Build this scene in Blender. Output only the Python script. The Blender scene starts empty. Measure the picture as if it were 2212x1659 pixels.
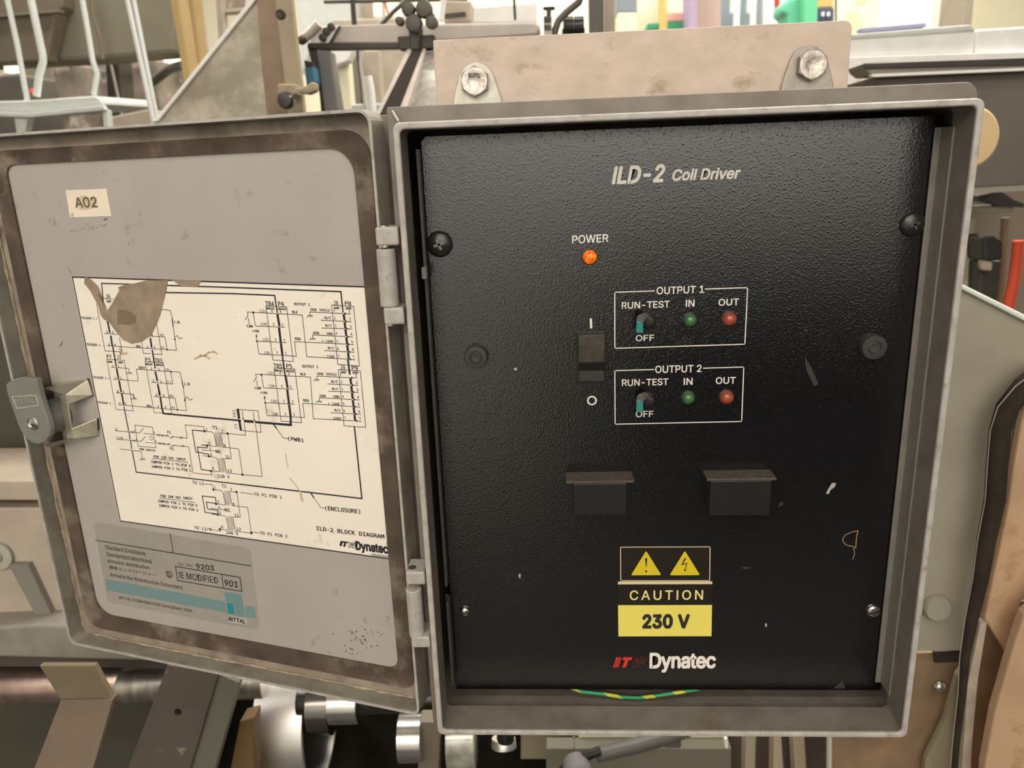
import bpy, math, random
from mathutils import Vector, Matrix

# ------------------------------------------------------------------ camera, world, lamps, exposure
CAM = Vector((0.0831244, -0.4161963, 0.3551554))
R3 = Matrix(((0.99801970,0.05127379,-0.03643728),(-0.02123143,-0.27068555,-0.96243366),(-0.05921066,0.96130137,-0.26906090)))
F, CX, CY = 1640.0, 1106.0, 829.5
scene = bpy.context.scene
col = scene.collection
cd = bpy.data.cameras.new('camera')
cam = bpy.data.objects.new('camera', cd)
col.objects.link(cam)
cam.matrix_world = Matrix.Translation(CAM) @ Matrix((R3[0], -R3[1], -R3[2])).transposed().to_4x4()
cd.sensor_fit = 'HORIZONTAL'
cd.sensor_width = 36.0
cd.lens = F / 2212.0 * 36.0
cd.clip_start = 0.02
cd.clip_end = 60.0
cd.dof.use_dof = True
cd.dof.focus_distance = 0.47
cd.dof.aperture_fstop = 12.0
scene.camera = cam

WARM = (1.0, 0.87, 0.70)
world = bpy.data.worlds.new('hall_ambience')
scene.world = world
world.use_nodes = True
wb = world.node_tree.nodes['Background']
wb.inputs[0].default_value = (1.0, 0.88, 0.73, 1)
wb.inputs[1].default_value = 0.13

def area_lamp(name, loc, target, sx, sy, power, color=WARM):
    ld = bpy.data.lights.new(name, 'AREA')
    ld.shape = 'RECTANGLE'
    ld.size, ld.size_y = sx, sy
    ld.energy = power
    ld.color = color
    o = bpy.data.objects.new(name, ld)
    o.location = loc
    o.rotation_euler = (Vector(target) - Vector(loc)).to_track_quat('-Z', 'Y').to_euler()
    col.objects.link(o)
    return o
# hall lamps overhead, plus added fills behind the camera
area_lamp('hall_or_fill_lamp', (-0.3, -2.1, 1.45), (0.0, 0.0, 0.2), 2.4, 0.5, 26)  # unseen key fill, hung low so the rim doesn't shade the panel title
area_lamp('hall_or_fill_lamp', (0.0, -1.75, 2.35), (0.0, -2.6, 0.2), 3.6, 0.4, 60, (1.0, 0.93, 0.84))  # added to brighten the rear wall that the black panel mirrors
area_lamp('wall_glare_wash', (0.5, -2.15, 1.05), (0.5, -2.6, 0.30), 2.6, 0.15, 40, (0.97, 0.98, 1.0))  # added unseen wash on the rear wall, for glare in the panel
area_lamp('hall_or_fill_lamp', (1.8, 1.6, 2.4), (1.5, 1.9, 0.0), 2.4, 0.35, 105, (1.0, 0.92, 0.78))
area_lamp('hall_or_fill_lamp', (0.6, 4.2, 2.4), (0.8, 4.8, 0.0), 3.6, 0.4, 165, (1.0, 0.94, 0.78))
area_lamp('hall_or_fill_lamp', (-1.6, 2.2, 2.4), (-1.2, 2.4, 0.0), 2.4, 0.35, 105, (1.0, 0.93, 0.80))

area_lamp('hall_or_fill_lamp', (0.1, 0.7, 2.4), (0.1, 0.5, 0.0), 3.0, 0.35, 45, (1.0, 0.93, 0.80))

scene.view_settings.view_transform = 'Standard'
scene.view_settings.look = 'None'
scene.view_settings.gamma = 1.0
scene.view_settings.use_curve_mapping = False
scene.view_settings.exposure = -0.10

# ------------------------------------------------------------------ geometry helpers
def ray(u, v):
    return R3.transposed() @ Vector(((u - CX) / F, (v - CY) / F, 1.0))
def atY(u, v, y):
    d = ray(u, v)
    return CAM + d * ((y - CAM.y) / d.y)
def atZ(u, v, z):
    d = ray(u, v)
    return CAM + d * ((z - CAM.z) / d.z)
def px_size(y):                      # metres covered by one photo pixel on an upright plane at depth y
    return (y - CAM.y) / F * 1.03

class Plane:
    """flat surface: origin o, axes a (right), b (up), n (towards the viewer)"""
    def __init__(s, o, a, b):
        s.o, s.a, s.b = Vector(o), Vector(a).normalized(), Vector(b).normalized()
        s.n = s.a.cross(s.b)
    def uv(s, u, v, h=0.0):
        d = ray(u, v)
        o = s.o + s.n * h
        p = CAM + d * ((o - CAM).dot(s.n) / d.dot(s.n))
        return Vector(((p - o).dot(s.a), (p - o).dot(s.b)))
    def p(s, x, y, h=0.0):
        return s.o + s.a * x + s.b * y + s.n * h
    def px(s, u, v, h=0.0):
        q = s.uv(u, v, h)
        return s.p(q.x, q.y, h)

class MB:
    def __init__(s):
        s.v, s.f = [], []
    def add(s, vs, fs):
        k = len(s.v)
        s.v += [Vector(x) for x in vs]
        s.f += [tuple(i + k for i in f) for f in fs]
        return s
    def box(s, lo, hi):
        (a, b, c), (d, e, f) = lo, hi
        return s.add([(a, b, c), (d, b, c), (d, e, c), (a, e, c), (a, b, f), (d, b, f), (d, e, f), (a, e, f)],
                     [(0, 3, 2, 1), (4, 5, 6, 7), (0, 1, 5, 4), (1, 2, 6, 5), (2, 3, 7, 6), (3, 0, 4, 7)])
    def hexa(s, q0, q1):                # two matching quads
        return s.add(list(q0) + list(q1), [(0, 3, 2, 1), (4, 5, 6, 7), (0, 1, 5, 4), (1, 2, 6, 5), (2, 3, 7, 6), (3, 0, 4, 7)])
    def prism(s, pts, off):
        n = len(pts)
        pts = [Vector(p) for p in pts]
        off = Vector(off)
        nrm = Vector((0, 0, 0))
        for i in range(n):
            nrm += pts[i].cross(pts[(i + 1) % n])
        if nrm.dot(off) > 0:
            pts.reverse()
        return s.add(pts + [p + off for p in pts],
                     [tuple(range(n)), tuple(range(2 * n - 1, n - 1, -1))] +
                     [(i, i + n, (i + 1) % n + n, (i + 1) % n) for i in range(n)])
    def ring(s, outer, inner, off):     # flat frame between two matching loops, extruded by off
        n = len(outer)
        off = Vector(off)
        vs = [Vector(p) for p in outer] + [Vector(p) for p in inner]
        vs += [p + off for p in vs]
        fs = []
        for i in range(n):
            j = (i + 1) % n
            fs += [(i, j, j + n, i + n), (i + 2 * n, i + 3 * n, j + 3 * n, j + 2 * n),
                   (i, i + 2 * n, j + 2 * n, j), (i + n, j + n, j + 3 * n, i + 3 * n)]
        return s.add(vs, fs)
    def tube(s, path, r, seg=10, cap=True):
        path = [Vector(p) for p in path]
        rs = r if isinstance(r, (list, tuple)) else [r] * len(path)
        k = len(s.v)
        side = None
        for i, p in enumerate(path):
            t = (path[min(i + 1, len(path) - 1)] - path[max(i - 1, 0)]).normalized()
            if side is None:
                side = t.orthogonal().normalized()
            side = (side - t * side.dot(t)).normalized()
            up = t.cross(side)
            for j in range(seg):
                a = 2 * math.pi * j / seg
                s.v.append(p + (side * math.cos(a) + up * math.sin(a)) * rs[i])
        for i in range(len(path) - 1):
            for j in range(seg):
                a, b = k + i * seg + j, k + i * seg + (j + 1) % seg
                s.f.append((a, b, b + seg, a + seg))
        if cap:
            s.f.append(tuple(k + j for j in range(seg - 1, -1, -1)))
            e = k + (len(path) - 1) * seg
            s.f.append(tuple(e + j for j in range(seg)))
        return s
    def lathe(s, o, axis, prof, seg=24):   # prof: list of (radius, height along axis)
        o, axis = Vector(o), Vector(axis).normalized()
        a = axis.orthogonal().normalized()
        b = axis.cross(a)
        k = len(s.v)
        for r, h in prof:
            for j in range(seg):
                t = 2 * math.pi * j / seg
                s.v.append(o + axis * h + (a * math.cos(t) + b * math.sin(t)) * max(r, 1e-6))
        for i in range(len(prof) - 1):
            for j in range(seg):
                p, q = k + i * seg + j, k + i * seg + (j + 1) % seg
                s.f.append((p, q, q + seg, p + seg))
        s.f.append(tuple(k + j for j in range(seg - 1, -1, -1)))
        e = k + (len(prof) - 1) * seg
        s.f.append(tuple(e + j for j in range(seg)))
        return s
    def ball(s, o, r, seg=16, axis=(0, 0, 1)):
        return s.lathe(o, axis, [(r * math.sin(math.pi * i / 10), -r * math.cos(math.pi * i / 10)) for i in range(11)], seg)
    def strip(s, P, pts, w, h):            # flat printed line on plane P; pts in plane coordinates
        for i in range(len(pts) - 1):
            a, b = pts[i], pts[i + 1]
            d = b - a
            if d.length < 1e-9:
                continue
            d.normalize()
            q = Vector((-d.y, d.x)) * w * 0.5
            e = d * w * 0.5
            c = [a - e + q, a - e - q, b + e - q, b + e + q]
            s.add([P.p(x.x, x.y, h) for x in c], [(0, 1, 2, 3)])
        return s
    def disc(s, P, c, r, h, seg=12):
        return s.add([P.p(c.x + r * math.cos(2 * math.pi * j / seg), c.y + r * math.sin(2 * math.pi * j / seg), h) for j in range(seg)],
                     [tuple(range(seg))])
    def circle(s, P, c, r, w, h, seg=28):
        vs, fs = [], []
        for j in range(seg):
            t = 2 * math.pi * j / seg
            for q in (r - w / 2, r + w / 2):
                vs.append(P.p(c.x + q * math.cos(t), c.y + q * math.sin(t), h))
        for j in range(seg):
            a, b = 2 * j, 2 * ((j + 1) % seg)
            fs.append((a, a + 1, b + 1, b))
        return s.add(vs, fs)
    def poly(s, P, pts, h):
        return s.add([P.p(q.x, q.y, h) for q in pts], [tuple(range(len(pts)))])

WORLD_LOC = {}
def wl(o):
    return WORLD_LOC.get(o.name, Vector((0, 0, 0)))
def build(name, mb, m, parent=None, smooth=False, bevel=0.0, bseg=2, label=None, cat=None, group=None, kind=None, base=False):
    lo = Vector([min(v[i] for v in mb.v) for i in range(3)])
    hi = Vector([max(v[i] for v in mb.v) for i in range(3)])
    org = (lo + hi) * 0.5
    if parent is None or base:
        org.z = lo.z
    me = bpy.data.meshes.new(name)
    me.from_pydata([v - org for v in mb.v], [], mb.f)
    me.validate()
    if m:
        me.materials.append(m)
    if smooth:
        me.shade_smooth()
        me.set_sharp_from_angle(angle=0.7)
    o = bpy.data.objects.new(name, me)
    col.objects.link(o)
    o.location = org - (wl(parent) if parent else Vector((0, 0, 0)))
    if parent:
        o.parent = parent
    WORLD_LOC[o.name] = org
    if bevel:
        md = o.modifiers.new('bevel', 'BEVEL')
        md.width = bevel
        md.segments = bseg
        md.limit_method = 'ANGLE'
        md.angle_limit = 0.6
        md.harden_normals = False
    tag(o, label, cat, group, kind)
    return o
def tag(o, label=None, cat=None, group=None, kind=None):
    kind = kind or ('thing' if cat else None)
    for k, x in (('label', label), ('category', cat), ('group', group), ('kind', kind)):
        if x:
            o[k] = x
    return o
def thing(name, loc, label, cat, group=None):
    o = bpy.data.objects.new(name, None)
    o.empty_display_size = 0.02
    o.location = loc
    col.objects.link(o)
    WORLD_LOC[o.name] = Vector(loc)
    return tag(o, label, cat, group)
def dup(o, delta, parent=None):        # copy of one object (shares mesh data), moved by delta in world space
    c = o.copy()
    col.objects.link(c)
    WORLD_LOC[c.name] = wl(o) + Vector(delta)
    c.parent = parent
    c.location = WORLD_LOC[c.name] - (wl(parent) if parent else Vector((0, 0, 0)))
    return c

def rrect(x0, x1, y0, y1, r, seg=6, rs=None):
    rs = rs or (r, r, r, r)            # bl, br, tr, tl
    out = []
    for (cx, cy, a0, q) in ((x0, y0, 180, rs[0]), (x1, y0, 270, rs[1]), (x1, y1, 0, rs[2]), (x0, y1, 90, rs[3])):
        sx = 1 if cx == x0 else -1
        sy = 1 if cy == y0 else -1
        for i in range(seg + 1):
            t = math.radians(a0 + 90 * i / seg)
            out.append((cx + sx * q + q * math.cos(t), cy + sy * q + q * math.sin(t)))
    return out

# ------------------------------------------------------------------ lettering
FONT_CACHE = {}
def bundled_font(fname):               # typefaces that ship with Blender itself; falls back to the built-in face
    try:
        return bpy.data.fonts.load(bpy.utils.system_resource('DATAFILES', path='fonts') + '/' + fname)
    except Exception:
        return None
FACES = {'sans': bundled_font('Inter.woff2'), 'mono': bundled_font('DejaVuSansMono.woff2'), None: None}
FACE = 'sans'
def glyphs(s, shear=0.0, spacing=1.0, word=1.0):
    key = (s, shear, spacing, word, FACE)
    if key not in FONT_CACHE:
        c = bpy.data.curves.new('lettering_source', 'FONT')
        c.body = s.replace('I', '\u0399').replace('l', '\u04cf') if FACE == 'sans' and FACES['sans'] else s   # plain-stem letters
        c.resolution_u = 3
        if FACES[FACE] and all(ord(ch) < 0x3000 for ch in s):
            c.font = FACES[FACE]
        c.shear = shear
        c.space_character = spacing
        c.space_word = word
        o = bpy.data.objects.new('lettering_source', c)
        m = bpy.data.meshes.new_from_object(o)
        vs = [(v.co.x, v.co.y) for v in m.vertices]
        fs = [tuple(p.vertices) for p in m.polygons]
        bpy.data.objects.remove(o)
        bpy.data.curves.remove(c)
        bpy.data.meshes.remove(m)
        FONT_CACHE[key] = (vs, fs)
    return FONT_CACHE[key]
VPV = Vector((1327.0, 6716.0))         # where upright lines meet in the picture, used to read upright directions
def up_px(u, v, h):
    d = (Vector((u, v)) - VPV).normalized()
    return u + d.x * h, v + d.y * h
def write(mb, P, s, bl, br, hpx, h, bold=0.0, shear=0.0, spacing=1.0, word=1.0):
    """letters s fitted between baseline ends bl, br (photo pixels) with height hpx, printed on plane P"""
    vs, fs = glyphs(s, shear, spacing, word)
    if not vs:
        return
    x0, x1 = min(v[0] for v in vs), max(v[0] for v in vs)
    y0, y1 = min(v[1] for v in vs), max(v[1] for v in vs)
    A, B = P.uv(*bl), P.uv(*br)
    T = P.uv(*up_px(bl[0], bl[1], hpx)) - A
    W = B - A
    passes = [(0.0, 0.0)] if not bold else [(bold * math.cos(k * math.pi / 3), bold * math.sin(k * math.pi / 3)) for k in range(6)]
    for i, (bx, by) in enumerate(passes):    # heavier strokes: the same letters printed a hair apart
        out = []
        for x, y in vs:
            q = A + W * ((x - x0 + bx) / max(x1 - x0, 1e-6)) + T * ((y - y0 + by) / max(y1 - y0, 1e-6))
            out.append(P.p(q.x, q.y, h + i * 3e-6))
        mb.add(out, fs)

# ------------------------------------------------------------------ materials
def lin(c):
    return tuple((x / 255 / 12.92) if x <= 10 else (((x / 255) + 0.055) / 1.055) ** 2.4 for x in c)
def mat(name, rgb, rough=0.6, metal=0.0, var=0.0, vscale=30.0, dirt=None, damt=0.5, dscale=12.0, bump=0.0, bscale=400.0,
        stretch=None, spec=0.5, emit=None, estr=0.0, alpha=1.0, trans=0.0, linear=True, coat=0.0):
    m = bpy.data.materials.new(name)
    m.use_nodes = True
    nt = m.node_tree
    N, L = nt.nodes, nt.links
    b = N['Principled BSDF']
    c = rgb if linear else lin(rgb)
    b.inputs['Base Color'].default_value = (*c, 1)
    b.inputs['Roughness'].default_value = rough
    b.inputs['Metallic'].default_value = metal
    b.inputs['Specular IOR Level'].default_value = spec
    b.inputs['Alpha'].default_value = alpha
    b.inputs['Transmission Weight'].default_value = trans
    b.inputs['Coat Weight'].default_value = coat
    if emit:
        b.inputs['Emission Color'].default_value = (*emit, 1)
        b.inputs['Emission Strength'].default_value = estr
    tc = N.new('ShaderNodeTexCoord')
    vec = tc.outputs['Object']
    if stretch:
        mp = N.new('ShaderNodeMapping')
        mp.inputs['Scale'].default_value = stretch
        L.new(vec, mp.inputs['Vector'])
        vec = mp.outputs['Vector']
    src = None
    if var:
        n = N.new('ShaderNodeTexNoise')
        n.inputs['Scale'].default_value = vscale
        n.inputs['Detail'].default_value = 6
        L.new(vec, n.inputs['Vector'])
        mx = N.new('ShaderNodeMix')
        mx.data_type = 'RGBA'
        mx.inputs[6].default_value = (*[x * (1 - var) for x in c], 1)
        mx.inputs[7].default_value = (*[min(1, x * (1 + var)) for x in c], 1)
        rmp = N.new('ShaderNodeMapRange')
        rmp.inputs[1].default_value = 0.3
        rmp.inputs[2].default_value = 0.7
        L.new(n.outputs['Fac'], rmp.inputs[0])
        L.new(rmp.outputs[0], mx.inputs[0])
        src = mx.outputs[2]
    if dirt:
        n2 = N.new('ShaderNodeTexNoise')
        n2.inputs['Scale'].default_value = dscale
        n2.inputs['Detail'].default_value = 9
        n2.inputs['Roughness'].default_value = 0.65
        L.new(vec, n2.inputs['Vector'])
        cr = N.new('ShaderNodeMapRange')
        cr.inputs[1].default_value = 0.62 - 0.25 * damt
        cr.inputs[2].default_value = 0.72
        L.new(n2.outputs['Fac'], cr.inputs[0])
        m2 = N.new('ShaderNodeMix')
        m2.data_type = 'RGBA'
        m2.inputs[6].default_value = (*c, 1)
        if src:
            L.new(src, m2.inputs[6])
        m2.inputs[7].default_value = (*dirt, 1)
        L.new(cr.outputs[0], m2.inputs[0])
        src = m2.outputs[2]
    if src:
        L.new(src, b.inputs['Base Color'])
    if bump:
        n3 = N.new('ShaderNodeTexNoise')
        n3.inputs['Scale'].default_value = bscale
        n3.inputs['Detail'].default_value = 3
        L.new(vec, n3.inputs['Vector'])
        bp = N.new('ShaderNodeBump')
        bp.inputs['Strength'].default_value = bump
        bp.inputs['Distance'].default_value = 0.0004
        L.new(n3.outputs['Fac'], bp.inputs['Height'])
        L.new(bp.outputs['Normal'], b.inputs['Normal'])
    return m

M = {}
M['paint'] = mat('grey_enclosure_paint', (0.20, 0.178, 0.158), 0.5, var=0.18, vscale=60, dirt=(0.16, 0.13, 0.10), damt=0.45, dscale=25, bump=0.25, bscale=700)
M['rim'] = mat('worn_lit_rim_paint', (0.42, 0.40, 0.38), 0.38, var=0.15, vscale=120, dirt=(0.24, 0.20, 0.17), damt=0.3, dscale=90, bump=0.5, bscale=900)  # worn paint; its pale tone also holds the folded edge's highlight
M['door'] = mat('door_inside_paint', (0.405, 0.375, 0.36), 0.45, var=0.05, vscale=14, dirt=(0.27, 0.25, 0.23), damt=0.05, dscale=70, bump=0.12, bscale=600)
M['doorwall'] = mat('door_edge_paint', (0.25, 0.235, 0.20), 0.5, var=0.2, vscale=40, dirt=(0.15, 0.115, 0.085), damt=0.5, dscale=30)
M['gasket'] = mat('old_foam_gasket', (0.085, 0.062, 0.048), 0.9, var=0.35, vscale=45, dirt=(0.27, 0.225, 0.18), damt=0.42, dscale=22, bump=1.0, bscale=500)
M['dirt_line'] = mat('dried_glue', (0.31, 0.26, 0.195), 0.8, var=0.35, vscale=150, bump=0.6, bscale=600)
M['faceplate'] = mat('black_textured_coating', (0.005, 0.005, 0.0062), 0.095, bump=0.30, bscale=1250, spec=1.0)
nt_ = M['faceplate'].node_tree
vo = nt_.nodes.new('ShaderNodeTexVoronoi')
vo.inputs['Scale'].default_value = 520
tc_ = [n for n in nt_.nodes if n.type == 'TEX_COORD'][0]
nt_.links.new(tc_.outputs['Object'], vo.inputs['Vector'])
mr_ = nt_.nodes.new('ShaderNodeMapRange')
mr_.inputs[1].default_value, mr_.inputs[2].default_value = 0.0, 0.42
mr_.inputs[3].default_value, mr_.inputs[4].default_value = 0.55, 0.0
nt_.links.new(vo.outputs['Distance'], mr_.inputs[0])
ad_ = nt_.nodes.new('ShaderNodeMath')
bp_ = [n for n in nt_.nodes if n.type == 'BUMP'][0]
nz_ = bp_.inputs['Height'].links[0].from_socket
nt_.links.new(mr_.outputs[0], ad_.inputs[0])
nt_.links.new(nz_, ad_.inputs[1])
nt_.links.new(ad_.outputs[0], bp_.inputs['Height'])
M['black'] = mat('black_plastic', (0.008, 0.008, 0.008), 0.42, bump=0.15, bscale=800)
M['black_dusty'] = mat('dusty_black_plastic', (0.058, 0.049, 0.041), 0.6, var=0.3, vscale=200)
M['black_metal'] = mat('blackened_steel', (0.015, 0.015, 0.015), 0.28, spec=0.6)
M['interior'] = mat('dark_interior_paint', (0.05, 0.042, 0.036), 0.6, var=0.2, vscale=40)
M['print'] = mat('cream_screen_print', (0.72, 0.70, 0.65), 0.6)
M['zinc'] = mat('zinc_plated_steel', (0.66, 0.65, 0.60), 0.38, 0.75, var=0.12, vscale=160, bump=0.2, bscale=500)
M['steel'] = mat('bright_steel', (0.62, 0.61, 0.60), 0.22, 1.0, var=0.1, vscale=90)
M['ink'] = mat('dark_print_ink', (0.018, 0.016, 0.022), 0.6)
M['ink_soft'] = mat('faded_print_ink', (0.055, 0.048, 0.045), 0.6)
M['paper'] = mat('aged_diagram_film', (0.86, 0.81, 0.735), 0.42, var=0.035, vscale=18, dirt=(0.62, 0.55, 0.45), damt=0.02, dscale=40)
M['red_ink'] = mat('red_logo_print', (0.62, 0.035, 0.022), 0.5)
M['dark_red_ink'] = mat('dark_red_logo_print', (0.20, 0.018, 0.016), 0.5)
M['white_ink'] = mat('white_logo_print', (0.82, 0.78, 0.74), 0.5)
M['yellow'] = mat('yellow_label_film', (0.80, 0.70, 0.14), 0.4)
M['yellow_tri'] = mat('mustard_sign_film', (0.66, 0.52, 0.02), 0.45)
M['label_black'] = mat('black_label_film', (0.014, 0.011, 0.007), 0.35)
M['tan'] = mat('tan_painted_plate', (0.57, 0.475, 0.41), 0.6, var=0.10, vscale=40, dirt=(0.34, 0.26, 0.20), damt=0.22, dscale=35, bump=0.3, bscale=300, stretch=(1, 1, 1.6))
# ------------------------------------------------------------------ the hall (setting)
M['floor'] = mat('dark_oily_floor', (0.05, 0.045, 0.04), 0.55, var=0.3, vscale=3)
M['wall_light'] = mat('pale_wall_paint', (0.74, 0.72, 0.66), 0.8, var=0.06, vscale=2)
M['wall_cream'] = mat('cream_wall_paint', (0.85, 0.80, 0.62), 0.8, var=0.05, vscale=2)
M['reflection_dark'] = mat('reflection_blocker_black', (0.022, 0.022, 0.025), 0.7)
FZ = -1.05
build('floor', MB().box((-4, -3, FZ - 0.05), (5, 6.2, FZ)), M['floor'], kind='structure')
build('wall_far', MB().box((-4, 6.0, FZ), (5, 6.1, 2.6)), M['wall_cream'], kind='structure')
build('wall_left', MB().box((-4.1, -3, FZ), (-4, 6.1, 2.6)), M['wall_light'], kind='structure')
build('wall_right', MB().box((5, -3, FZ), (5.1, 6.1, 2.6)), M['wall_light'], kind='structure')
build('wall_back', MB().box((-4, -2.7, FZ), (5, -2.6, 2.6)), M['wall_light'], kind='structure')
build('reflection_blocker', MB().box((0.10, -2.6, FZ), (5, -2.56, 0.10)), M['reflection_dark'], kind='structure')  # added dark slab, mirrored as the dark area of the control panel

# ------------------------------------------------------------------ enclosure
W, H = 0.300, 0.382
def xz(loop, y):
    return [Vector((x, y, z)) for x, z in loop]
enc = thing('electrical_enclosure', (0.15, 0.08, -0.008), 'open grey steel wall enclosure with its door swung out to the left', 'enclosure')
body = MB()
o1 = rrect(-0.0065, 0.3055, -0.008, 0.3915, 0.006, 6, (0.004, 0.004, 0.007, 0.002))
i1 = rrect(0.0001, 0.2999, 0.0001, 0.3819, 0.003, 6)
i2 = rrect(-0.0045, 0.3035, -0.006, 0.3895, 0.004, 6)
body.ring(xz(o1, 0.018), xz(i1, 0.018), (0, 0.0018, 0))
body.ring(xz(o1, 0.0198), xz(i2, 0.0198), (0, 0.135, 0))
body.prism(xz(o1, 0.1548), (0, 0.0018, 0))
body.box((-0.0180, 0.044, -0.002), (-0.0064, 0.062, 0.3895))
build('body', body, M['paint'], enc, bevel=0.0007)
rim = MB().ring(xz(rrect(0, W, 0, H, 0.004), 0.0022), xz(rrect(0.0028, W - 0.0028, 0.0028, H - 0.0028, 0.003), 0.0022), (0, 0.0223, 0))
build('opening_collar', rim, M['paint'], enc)
edge = MB().ring(xz(rrect(-0.0002, W + 0.0002, -0.0002, H + 0.0002, 0.0042), -0.0008), xz(rrect(0.0034, W - 0.0034, 0.0034, H - 0.0034, 0.003), -0.0008), (0, 0.003, 0))
build('rim', edge, M['rim'], enc, bevel=0.0012, bseg=3, label='worn edge round the opening, paled by a painted highlight')
# weld seam in the upper left corner of the flange
a, b = atY(848, 240, 0.0175), atY(861, 262, 0.004)
build('weld_seam', MB().tube([a, (a + b) / 2, b], 0.0007, 6), M['rim'], enc)
# mounting rails left and right of the black faceplate
RL = mat('grey_rail_paint', (0.20, 0.185, 0.17), 0.45, var=0.1, vscale=60)
RD = mat('dark_rail_paint', (0.055, 0.055, 0.05), 0.4, var=0.1, vscale=60)
zl0, zl1, zl2 = atY(972, 1470, 0.03).z, atY(962, 1292, 0.03).z, atY(962, 1265, 0.03).z
zt = atY(901, 322, 0.03).z
build('panel_rail', MB().box((0.0068, 0.0245, zl0), (0.0086, 0.0352, zl1)).box((0.0050, 0.0335, zl0), (0.0086, 0.0352, zl1)), RD, enc, bevel=0.0003)
build('panel_rail', MB().box((0.0062, 0.0285, zl2), (0.0080, 0.0352, zt)), RD, enc, bevel=0.0003)
zr0, zr1 = atY(1908, 1474, 0.034).z, atY(2029, 275, 0.034).z
build('panel_rail', MB().box((0.2962, 0.0205, zr0), (0.2978, 0.0352, zr1)).box((0.2930, 0.0336, zr0), (0.2978, 0.0352, zr1)), RL, enc, bevel=0.0004)
# small clip on the left rail
build('rail_clip', MB().box((0.0058, 0.022, atY(915, 600, 0.03).z), (0.0088, 0.0285, atY(915, 574, 0.03).z)), RL, enc, bevel=0.0008)

# hinges
def hinge(px_top_block, barrel, px_bot_block):
    root = None
    yb = 0.005
    (u0, v0, u1, v1) = barrel
    A, B = atY((u0[0] + u0[1]) / 2, v0, yb), atY((u1[0] + u1[1]) / 2, v1, yb)
    x = (A.x + B.x) / 2
    r = 0.5 * (atY(u0[1], v0, yb).x - atY(u0[0], v0, yb).x)
    root = build('hinge', MB().tube([(x, yb, A.z), (x, yb, B.z)], r, 20), M['rim'], enc, smooth=True, bevel=0.0006)
    for (a0, b0, a1, b1) in (px_top_block, px_bot_block):
        P0, P1 = atY(a0, b0, yb - r), atY(a1, b1, yb - r)
        build('knuckle', MB().box((P0.x, yb - r, P1.z), (P1.x, 0.0178, P0.z)), M['rim'], root, bevel=0.0012)
        build('pin', MB().tube([(x, yb, P1.z - 0.0012), (x, yb, P0.z + 0.0006)], r * 0.55, 14), M['steel'], root, smooth=True)
hinge((809, 491, 862, 530), ((813, 854), 537, (823, 862), 661), (827, 665, 874, 701))
hinge((875, 1236, 919, 1264), ((877, 911), 1270, (885, 917), 1372), (887, 1376, 930, 1400))

# wall lugs with hex bolts above the enclosure
def lug(pts, bolt, y, label, stamp):
    P = Plane((0, y, 0), (1, 0, 0), (0, 0, 1))
    t = thing('mounting_lug', P.px(*pts[0]), label, 'bracket')
    out = [P.px(*p) for p in pts]
    lowl, lowr = out[0].copy(), out[-1].copy()
    lowl.z = lowr.z = 0.385
    build('plate', MB().prism([lowl] + out + [lowr], (0, 0.003, 0)), LUGA if stamp else LUGB, t, bevel=0.0008)
    c = P.uv(*bolt)
    s = px_size(y)
    R = 29.5 * s
    hexa = [P.p(c.x + R * math.cos(math.radians(60 * k + 28)), c.y + R * math.sin(math.radians(60 * k + 28)), 0.0) for k in range(6)]
    hb = build('bolt', MB().prism(hexa, (0, -0.0058, 0)), BOLT, t, bevel=0.0006)
    build('bolt_face', MB().lathe(P.p(c.x, c.y, 0.0056), P.n, [(R * 0.86, 0), (R * 0.84, 0.0004), (R * 0.45, 0.0006), (R * 0.40, 0.0003)], 28), BOLT2, hb, smooth=True)
    if stamp:
        mb = MB()
        PP = Plane((0, y - 0.0064, 0), (1, 0, 0), (0, 0, 1))
        write(mb, PP, stamp, (bolt[0] - 14, bolt[1] - 10), (bolt[0] + 10, bolt[1] - 10), 9, 0.0002, bold=0.02)
        build('stamped_letters', mb, M['ink_soft'], hb)
LUGA = mat('dusty_zinc', (0.55, 0.55, 0.50), 0.5, 0.45, var=0.15, vscale=160, bump=0.3, bscale=400)
LUGB = mat('dull_grey_zinc', (0.37, 0.345, 0.315), 0.5, 0.4, var=0.15, vscale=160, bump=0.3, bscale=400)
BOLT = mat('grimy_bolt_steel', (0.30, 0.26, 0.235), 0.5, 0.6, var=0.3, vscale=200)
BOLT2 = mat('worn_bolt_face', (0.50, 0.46, 0.43), 0.4, 0.7, var=0.3, vscale=350, bump=0.6, bscale=500)
k = 3.95
YL = 0.1530
lug([(900 + x / k, y / k) for x, y in ((308, 880), (330, 760), (360, 640), (400, 575), (450, 540), (510, 525), (570, 540), (620, 580), (655, 640), (690, 740), (728, 860))],
    (1026.6, 177.2), YL, 'zinc mounting lug with grimy hex bolt on the left of the tan bar', 'BUTL')
lug([(1652 + x / k, y / k) for x, y in ((140, 750), (180, 620), (215, 520), (250, 450), (310, 405), (380, 388), (450, 400), (500, 440), (540, 520), (565, 620), (588, 725))],
    (1750.7, 141.8), YL, 'grey mounting lug with cleaner hex bolt near rounded end of the tan bar', None)
P0 = Plane((0, 0.1566, 0), (1, 0, 0), (0, 0, 1))
tl, tr = P0.px(935, 84), P0.px(1842, 46)
loop = rrect(tl.x, tr.x, 0.06, (tl.z + tr.z) / 2, 0.003, 6, (0.001, 0.001, 0.0055, 0.0008))
mbar = thing('mounting_bar', (0.145, 0.160, 0.06), 'tan painted steel bar the grey enclosure is bolted to', 'steel bar')
build('bar', MB().prism([Vector((x, 0.1566, z)) for x, z in loop], (0, 0.007, 0)), M['tan'], mbar, bevel=0.0006)
build('arm', MB().box((0.12, 0.1640, 0.30), (0.17, 0.50, 0.35)), M['tan'], mbar)
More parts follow.
